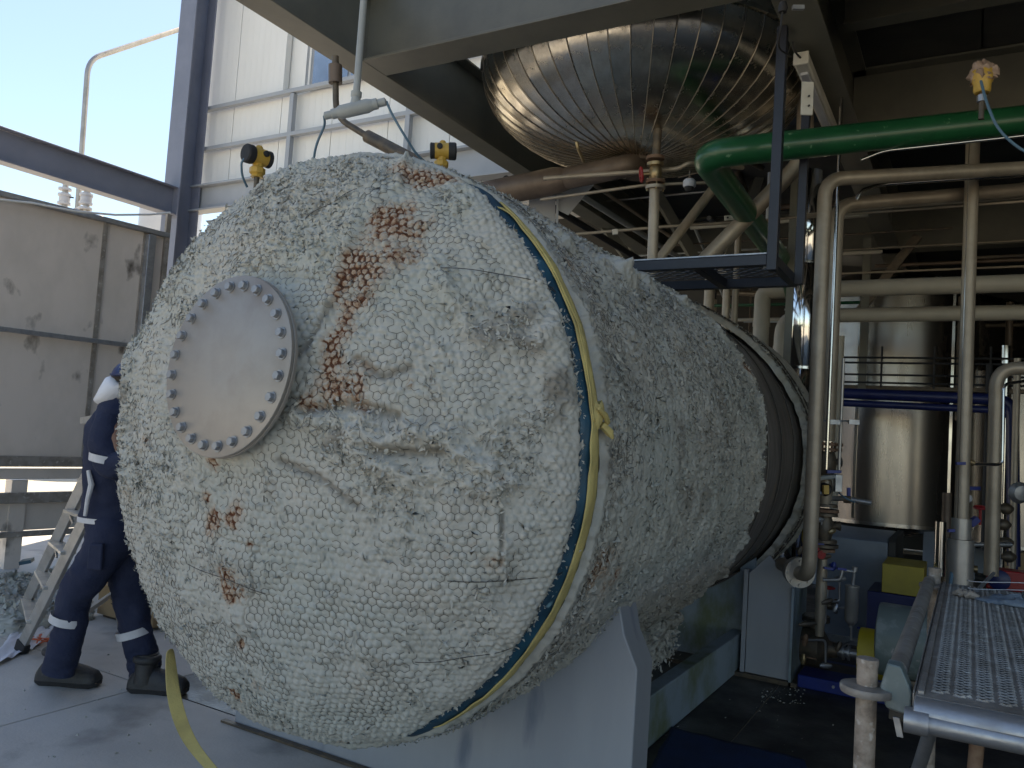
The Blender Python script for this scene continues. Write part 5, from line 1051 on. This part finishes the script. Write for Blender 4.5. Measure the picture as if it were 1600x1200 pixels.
MB().add(vs,[(i*n1_+j,i*n1_+(j+1)%n1_,(i+1)*n1_+(j+1)%n1_,(i+1)*n1_+j) for i in range(n2_) for j in range(n1_)]).build('crumpled_plastic',mat('blue_grey_plastic',(.13,.17,.22),.35,c2=(.25,.29,.33),ns=25,amt=.7,bump=.4,bs=40),sling)
for k in range(3): t=k*.02; MB().tube([q+V(-.12,0,.01),q+V(-.15-t,.01*k,.02),q+V(-.17-t,-.01+.02*k,.008)],[.012,.016,.007],8).build('frayed_knot','boardmat',sling)
for k in range(2): MB().tube([q+V(.16*math.cos(t)-.0,.12*math.sin(t)+.06,.035+.03*k+.01*math.sin(2*t)) for t in np.linspace(0,3.4,20)],.0018,5).build('plastic_strand','silo',sling)
single('rod_tool',MB().tube([onz(1527,925,zk+.02)+V(0,.05,.0),onz(1553,898,zk+.06)+V(0,.05,.0)],.008,8),'galv','short steel rod leaning at the far end of the plank','rod')
# ================================================================== FLOOR ITEMS
m0=[onz(1050,1142),onz(1255,1192),onz(1300,1330),onz(985,1260)]; m0=[V(p[0],p[1],.004) for p in m0]
mmat=thing('floor_mat','dark blue mat on the dark floor beside the front saddle','mat',(m0[0]+m0[2])/2*V(1,1,0))
vs=[];n_=30
for i in range(n_+1):
    for j in range(n_+1):
        s,t=i/n_,j/n_; p=(m0[0]*(1-s)+m0[1]*s)*(1-t)+(m0[3]*(1-s)+m0[2]*s)*t; vs.append(p+V(0,0,.008+.006*float(fbm(np.array(s*5.),np.array(t*5.),300,3)))+V(.006*float(vn(np.array(t*14.),np.array(s*14.),3)),.006*float(vn(np.array(s*14.),np.array(t*11.),4)),0))
o=npmesh('mat_sheet',np.array(vs),np.array([(i*(n_+1)+j,(i+1)*(n_+1)+j,(i+1)*(n_+1)+j+1,i*(n_+1)+j+1) for i in range(n_) for j in range(n_)]),'mat',mmat); md=o.modifiers.new('solid','SOLIDIFY'); md.thickness=.008
dbm=MB()
for k in range(140):
    x,y=random.uniform(1190,1260),random.uniform(1075,1100)
    if k>70: x,y=random.uniform(1020,1330),random.uniform(1090,1190)
    if k>100: x,y=random.uniform(10,300),random.uniform(1000,1190)
    p=onz(x,y); r=random.uniform(.003,.010 if k<100 else .014); a=random.random()*3
    dbm.add([p+V(r*math.cos(a),r*math.sin(a),.001),p+V(-r*.7*math.sin(a),r*math.cos(a),.001),p+V(-r*math.cos(a),-r*math.sin(a)*.6,.001),p+V(r*.2,-r*.3,r*.9)],[(0,1,3),(1,2,3),(2,0,3),(0,2,1)])
o=dbm.build('wool_crumbs','wool',kind='stuff'); props(o,'small pale crumbs of wool scattered over the floor','debris')
# debris pile of wool
wp=thing('wool_heap','heap of torn grey-green wool offcuts on the ground behind the ladder','debris',onz(50,945))
def blob(c,r,sd,n1_=40,n2_=16,sq=.5):
    vs=[]
    for i in range(n2_+1):
        for j in range(n1_):
            a=2*math.pi*j/n1_; t=i/n2_*math.pi/2; rr=r*(1+.35*float(fbm(np.array(math.cos(a)*1.5+t*1.2+sd),np.array(math.sin(a)*1.5+sd*2.),sd,4))+.12*float(vn(np.array(a*9.),np.array(t*9.),sd)))
            vs.append(c+V(rr*1.4*math.sin(t)*math.cos(a),rr*math.sin(t)*math.sin(a),rr*sq*math.cos(t)))
    return vs,[(i*n1_+j,i*n1_+(j+1)%n1_,(i+1)*n1_+(j+1)%n1_,(i+1)*n1_+j) for i in range(n2_) for j in range(n1_)]
allv=[]
for k,(x,y,r) in enumerate(((5,975,.26),(35,945,.24),(70,950,.22),(20,920,.2),(95,935,.2),(105,965,.16),(60,915,.16),(-25,960,.3),(90,905,.12))):
    v_,f_=blob(onz(x,y),r,k+3); o=npmesh('wool_lump',np.array(v_),np.array(f_)[:,::-1],'wool',wp,{'rust':np.zeros(len(v_)),'dirt':.35*rng.random(len(v_))}); allv+=v_
av=np.array(allv); sel=av[rng.integers(0,len(av),2600)]+rng.normal(size=(2600,3))*.01; nn=nrm(V(0,-.3,1))
r_=rng.normal(size=(2600,3)); r_[:,2]=abs(r_[:,2]); r_/=np.linalg.norm(r_,axis=1,keepdims=True); sdv=np.cross(r_,rng.normal(size=(2600,3))); sdv/=np.linalg.norm(sdv,axis=1,keepdims=True)
L_=.03*(.5+rng.random(2600))[:,None]; v_=np.stack([sel-sdv*L_*.5,sel+sdv*L_*.5,sel+r_*L_+sdv*L_*.3,sel+r_*L_*1.2-sdv*L_*.2],1).reshape(-1,3); b_=np.arange(2600)*4
npmesh('wool_tufts',v_,np.stack([b_,b_+1,b_+2,b_+3],1),'wool',wp,{'rust':v_[:,0]*0,'dirt':.3*rng.random(len(v_))},kind='stuff')
tk=single('tarp_scrap',MB().bar(onz(30,905)+V(0,0,.15),onz(48,905)+V(0,0,.17),.15,.03),'tarp','scrap of teal tarpaulin on top of the wool heap','tarpaulin')
ws=thing('plastic_sheet','crumpled white plastic sheet on the floor by the ladder feet','sheet',onz(50,1000))
c0=[onz(-30,1045),onz(20,1030),onz(80,965),onz(95,985)]
c0=[onz(-20,1050),onz(62,1010),onz(100,960),onz(20,985)]; vs=[]
for i in range(31):
    for j in range(25):
        s,t=i/30,j/24; p=(c0[0]*(1-s)+c0[1]*s)*(1-t)+(c0[3]*(1-s)+c0[2]*s)*t; vs.append(V(p[0],p[1],.004+.05*abs(float(fbm(np.array(s*3.),np.array(t*3.),310,4)))))
npmesh('crumpled_sheet',np.array(vs),np.array([(i*25+j,(i+1)*25+j,(i+1)*25+j+1,i*25+j+1) for i in range(30) for j in range(24)]),'sheet',ws)
ow=MB(); pr=onz(62,1003); ow.tube([pr+V(.11*math.cos(t*2.1)*(1-.05*t),.05*math.sin(t*3.3),.02+.01*math.sin(t*5)) for t in np.linspace(0,6,50)],.006,6)
single('orange_rope',ow,'orange','small tangle of orange rope on the white sheet by the ladder feet','rope')
# cardboard box
cb=thing('cardboard_box','brown cardboard box with marker scrawl, standing behind the legs of the worker','box',onz(205,985))
q=onz(232,985); x0_,y0_=q[0]-.62,q[1]; 
MB().box((x0_,y0_,.02),(x0_+.66,y0_+.45,.33)).build('box_body','card',cb,bev=.004)
MB().prism([V(x0_,y0_-.002,.33),V(x0_+.66,y0_-.002,.33),V(x0_+.66,y0_-.11,.29),V(x0_,y0_-.11,.27)],(0,0,.005)).build('box_flap','card',cb)
MB().box((x0_+.05,y0_+.02,.0),(x0_+.6,y0_+.1,.019)).build('box_pallet','castiron',cb)
def scrawl(pts,nm='marker_scrawl'): MB().tube([V(x0_+.15+u,y0_-.004,.16+v) for u,v in pts],.004,5).build(nm,'ink',cb)
scrawl([(.07,.07),(.04,.085),(.01,.06),(0,.02),(.02,-.01),(.06,-.005)])
scrawl([(.13,.03),(.10,.035),(.085,.01),(.10,-.01),(.125,.0),(.132,.03),(.135,-.01)])
scrawl([(.02,-.04),(.1,-.045),(.2,-.035)])
# ================================================================== LADDER
ld=thing('step_ladder','aluminium step ladder leaning open behind the worker','ladder',onz(60,1010))
ft1,ft2=onz(22,1004),onz(40,1013)*V(1,1,1)
n_=nrm(V(-ft2[1]+ft1[1],0,0)) if False else None
top1=atd(146,740,4.55); top2=atd(164,742,4.75)
f1=onz(30,1000,.03); f2=onz(104-66+40,1003,.03)
f1=atd(26,975,5.0); f1=onz(26,972,.03); f2=onz(36,1010,.03)
# front frame: two stiles with steps; rear frame: two thinner legs
A1,B1=onz(28,970,.03),atd(140,735,4.9); A2,B2=onz(33,1012,.03),atd(171,735,4.6)
for A_,B_ in ((A1,B1),(A2,B2)):
    MB().bar(A_,B_+(B_-A_)*.12,.028,.075,(1,0,0)).build('stile','alu',ld,bev=.003)
    MB().bar(A_-V(.0,.0,.028),A_+(B_-A_)*.035,.045,.095,(1,0,0)).build('rubber_foot','rubber',ld,bev=.006)
for t in (.16,.36,.56,.76,.94):
    p,q=A1*(1-t)+B1*t,A2*(1-t)+B2*t; MB().bar(p,q,.085,.022).build('step','alu',ld,bev=.003)
    MB().bar(p-V(0,0,.02),p*.5+q*.5-V(0,0,.0)+(A1-B1)*.06,.012,.02).build('step_brace','alu',ld)
R1,R2=onz(116,1036,.02),onz(190,985,.02); T1,T2=B2+V(.06,0,.1),B1+V(.06,0,.1)
for A_,B_ in ((R1,T1),(R2,T2)): MB().bar(A_,B_,.02,.06,(1,0,0)).build('rear_leg','galvdirty',ld,bev=.003)
for t in (.25,.6): MB().bar(R1*(1-t)+T1*t,R2*(1-t)+T2*t,.02,.03).build('rear_rail','alu',ld)
MB().bar((B1+B2)/2+V(0,0,.30)-(B2-B1)*.5,(B1+B2)/2+V(0,0,.30)+(B2-B1)*.5,.16,.04).build('ladder_cap','alu',ld)
# ================================================================== PERSON
DP=4.45
def pp(x,y,dd=0.): return atd(x,y,DP+dd)
PXM=DP/F
def ell(c,d,a,b,up=None,n=28,sd=0,wr=.0):
    s,u,_=frame(d,FW if up is None else up); out=[]
    for k in range(n):
        t=2*math.pi*k/n; w_=1+wr*float(fbm(np.array(k*.35+sd),np.array(c[2]*22.+sd),sd+400,3)); out.append(np.asarray(c)+(s*math.cos(t)*a+u*math.sin(t)*b)*w_)
    return out
def limb(path,n=26,wr=.12,sd=0,sub=10):
    # path: (pos, half-width across, half-depth)
    pts=[];m=len(path)
    for i in range(m-1):
        for k in range(sub): 
            t=k/sub; t2=t*t*(3-2*t); p=path[i][0]*(1-t)+path[i+1][0]*t; pts.append((p,path[i][1]*(1-t2)+path[i+1][1]*t2,path[i][2]*(1-t2)+path[i+1][2]*t2))
    pts.append(path[-1]); rings=[]; 
    P=[p[0] for p in pts]; P2=[sum(P[max(0,i-3):i+4])/len(P[max(0,i-3):i+4]) for i in range(len(P))]
    for i in range(len(P)):
        d=P2[min(i+1,len(P)-1)]-P2[max(i-1,0)]; rings.append(ell(P2[i] if 0<i<len(P)-1 else P[i],d,pts[i][1],pts[i][2],sd=sd,n=n,wr=wr))
    return rings
ps=thing('person','worker in navy overalls with silver bands and black boots, partly hidden left of the vessel','person',onz(175,1075))
pel=pp(178,830,.0); neck=pp(196,640); head=pp(203,597)
kneL,ankL=pp(116,930,-.05),pp(100,1045,-.03); kneR,ankR=pp(204,940,.12),pp(228,1050,.15)
hipL,hipR=pp(166,835,-.08),pp(192,835,.10)
# body: one continuous skinned figure
bv=[pel,pp(185,740),neck,head, hipL,kneL,ankL, hipR,kneR,ankR, pp(176,655,-.2),pp(190,740,-.26),pp(245,700,-.3),pp(268,695,-.3), pp(200,655,.2),pp(235,720,.25),pp(275,690,.2),pp(295,685,.2), pp(206,572), pp(225,602)]
be=[(0,1),(1,2),(2,3),(0,4),(4,5),(5,6),(0,7),(7,8),(8,9),(1,10),(10,11),(11,12),(12,13),(1,14),(14,15),(15,16),(16,17),(3,18),(3,19)]
rad=[.09,.10,.05,.085,.07,.045,.035,.07,.045,.035,.045,.03,.025,.02,.045,.03,.025,.02,.07,.02]
bm0=bpy.data.meshes.new('body'); org=ORG[ps.name]; bm0.from_pydata([tuple(map(float,v-org)) for v in bv],be,[]); bm0.materials.append(M['skin'])
bo=bpy.data.objects.new('body',bm0); COL.objects.link(bo); bo.parent=ps; md=bo.modifiers.new('skin','SKIN'); md.use_smooth_shade=True
for i,r in enumerate(rad): bm0.skin_vertices[0].data[i].radius=(r,r)
bm0.skin_vertices[0].data[0].use_root=True
bo.modifiers.new('sub','SUBSURF').render_levels=2
# trousers
tb=MB(); cr=PXM
tb.loft(limb([(pp(176,806),.155,.12),(pp(172,845,-.05),.125,.125),(pp(143,892,-.06),.105,.105),(kneL,.092,.09),(pp(108,985,-.04),.082,.08),(pp(96,1032,-.03),.088,.085),(pp(92,1050,-.03),.088,.082)],sd=1,wr=.16))
tb.loft(limb([(pp(180,806,.06),.15,.12),(pp(190,850,.10),.12,.12),(pp(200,900,.11),.105,.105),(kneR,.094,.09),(pp(214,990,.13),.084,.08),(pp(226,1038,.15),.088,.085),(pp(227,1058,.15),.088,.082)],sd=5,wr=.16))
tr_=tb.build('trousers','navycloth',ps,ang=80)
pk_=MB(); pk_.prism([pp(138,850,-.19),pp(160,850,-.2),pp(158,893,-.19),pp(134,890,-.18)],FW*.03); pk_.build('thigh_pocket','navycloth',tr_,bev=.01)
for (x,y,dx,dy,d) in ((107,966,-5,17,-.04),(209,987,4,17,.13)):
    c=pp(x,y,d); d_=pp(x-(dx),y-dy,d)-pp(x,y,d); d_=nrm(d_); MB().loft([ell(c-d_*.022,d_,.0945,.093,sd=1,wr=.03),ell(c+d_*.022,d_,.095,.0935,sd=1,wr=.03)],cap=False).build('reflective_band','reflect',tr_)
# jacket
jb_=MB(); jb_.loft(limb([(pp(174,812,.02),.170,.145),(pp(176,770,.02),.155,.14),(pp(180,720,.0),.165,.15),(pp(186,672,0),.17,.16),(pp(192,640,0),.125,.13),(pp(196,622,0),.07,.075)],sd=9,wr=.07,n=36))
jk=jb_.build('jacket','navycloth',ps,ang=80)
sl_=MB(); sl_.loft(limb([(pp(172,650,-.17),.07,.075),(pp(163,690,-.21),.082,.078),(pp(172,730,-.24),.078,.07),(pp(215,715,-.28),.06,.06),(pp(250,700,-.3),.05,.05)],sd=13,wr=.12)); sl_.build('sleeve','navycloth',jk,ang=80)
sl_=MB(); sl_.loft(limb([(pp(200,650,.17),.07,.075),(pp(225,700,.22),.07,.07),(pp(262,690,.2),.05,.05)],sd=15,wr=.12)); sl_.build('sleeve','navycloth',jk,ang=80)
c=pp(174,811,.02); MB().loft([ell(c+V(0,0,o_),V(.0,0,1),.176,.151,sd=9,wr=.02,n=36) for o_ in (-.014,.014)],cap=False).build('hem_band','reflect',jk)
c=pp(168,716,-.225); d_=nrm(V(.04,0,1)); MB().loft([ell(c+d_*o_,d_+RT*.12,.092,.09,sd=13,wr=.03) for o_ in (-.02,.02)],cap=False).build('sleeve_band','reflect',jk)
MB().tube([pp(138,735,-.14),pp(143,757,-.15),pp(137,780,-.15),pp(133,806,-.15)],[.010,.016,.012,.010],8).build('piping','reflect',jk)
# hood, helmet, hair, boots, gloves
hd_=MB(); hd_.loft([ell(pp(196,600),RT*.8+V(0,0,.8),.075,.09,sd=21,wr=.1),ell(pp(184,607),RT*.8+V(0,0,.8),.085,.10,sd=21,wr=.1),ell(pp(171,617),RT*.8+V(0,0,.6),.065,.09,sd=21,wr=.15),ell(pp(155,626),RT*.8+V(0,0,.4),.025,.06,sd=22,wr=.1)]); hd_.build('neck_flap','whitecloth',ps,ang=80)
hm=MB(); hc2=pp(211,588); rg=[]
for i in range(8): t=i/7*math.pi/2; rg.append([hc2+V(0,0,.10*math.sin(t))+(RT*math.cos(a)*.125+FW*math.sin(a)*.105)*max(math.cos(t),.02) for a in np.linspace(0,6.283,33)[:-1]])
hm.loft(rg); hm.lathe(hc2+RT*.02,(0,0,1),[(.12,-.006),(.145,-.004),(.145,.002),(.12,.004)],32); hm.build('helmet','helmet',ps,ang=50)
MB().loft([ell(pp(199,598),V(0,0,1),.078,.085),ell(pp(200,586),V(0,0,1),.085,.09)]).build('hair','hair',ps,ang=60)
def boot(an,x0,x1,y,dd,tilt):
    b=MB(); S=lambda x,yy: pp(x,yy,dd)
    dirv=nrm((pp(x1,y,dd)-pp(x0,y,dd))*V(1,1,0)); sd_=np.cross(V(0,0,1),dirv); base=onz((x0+x1)/2,y); L_=np.dot(pp(x1,y,dd)-pp(x0,y,dd),dirv); z0_=0.0
    base=V(base[0],base[1],0)
    up=[]; prof_=[(-.5,.045,.10,.04),(-.44,.075,.125,.055),(-.30,.10,.14,.06),(-.12,.10,.125,.06),(.08,.085,.085,.062),(.28,.07,.06,.066),(.42,.055,.05,.062),(.485,.035,.042,.045)]
    for t,h,_,w_ in prof_: up.append([base+dirv*(t*L_)+sd_*(w_*math.cos(a))+V(0,0,.03+max(0,math.sin(a))*(h*1.15)+min(0,math.sin(a))*.004) for a in np.linspace(0,6.283,21)[:-1]])
    b.loft(up); sh=base-dirv*L_*.24; b.lathe(sh+V(0,0,.185),(0,0,1),[(.066,-.02),(.075,-.012),(.078,0),(.075,.012),(.066,.02)],20); b.loft([ell(sh+V(0,0,.06),V(0,0,1),.078,.062,up=dirv,n=20),ell(sh+V(0,0,.12),V(0,0,1),.07,.058,up=dirv,n=20),ell(an*V(1,1,0)*.35+sh*V(1,1,0)*.65+V(0,0,.21),V(0,0,1),.072,.06,up=dirv,n=20)])
    o=b.build('boot','boot',ps,ang=60)
    so_=MB(); out=[]
    for z,g in ((0.001,0.0),(.028,.006)):
        out.append([base+dirv*(tt*L_)+sd_*(ww+g*(1 if ww>0 else -1))+V(0,0,z+(.012 if abs(tt)>.46 else 0)*(z<.01)) for tt,ww in ((-.5,-.035),(-.4,-.05),(-.1,-.042),(.2,-.055),(.4,-.052),(.5,-.025),(.5,.025),(.4,.052),(.2,.055),(-.1,.042),(-.4,.05),(-.5,.035))])
    so_.loft(out).build('boot_sole','rubber',o)
    for k in range(5): t=-.02+.055*k; c_=base+dirv*(t*L_)+V(0,0,.03+.115-.022*k); MB().tube([c_-sd_*.03,c_+V(0,0,.004),c_+sd_*.03],.003,5).build('boot_lace','rubber',o)
boot(ankL,57,157,1070,-.03,0); boot(ankR,202,292,1082,.12,0)
for (p,d) in ((pp(272,694,-.3),0),(pp(298,684,.2),1)):
    g_=MB(); a_=nrm(RT+V(0,0,-.1)); g_.loft([ell(p-a_*.05,a_,.03,.024),ell(p,a_,.042,.022),ell(p+a_*.035,a_,.042,.02)]); s_,u_,_=frame(a_)
    for k in range(4): b0=p+a_*.03+u_*(-.03+.02*k); L_=(.065,.075,.07,.055)[k]; g_.tube([b0,b0+a_*L_*.5+s_*.004,b0+a_*L_*.9-s_*.02],[.0095,.009,.007],8)
    b0=p+u_*.035; g_.tube([b0,b0+u_*.03+a_*.02,b0+u_*.035+a_*.05],[.011,.010,.008],8); g_.build('glove','navycloth',ps,ang=60)
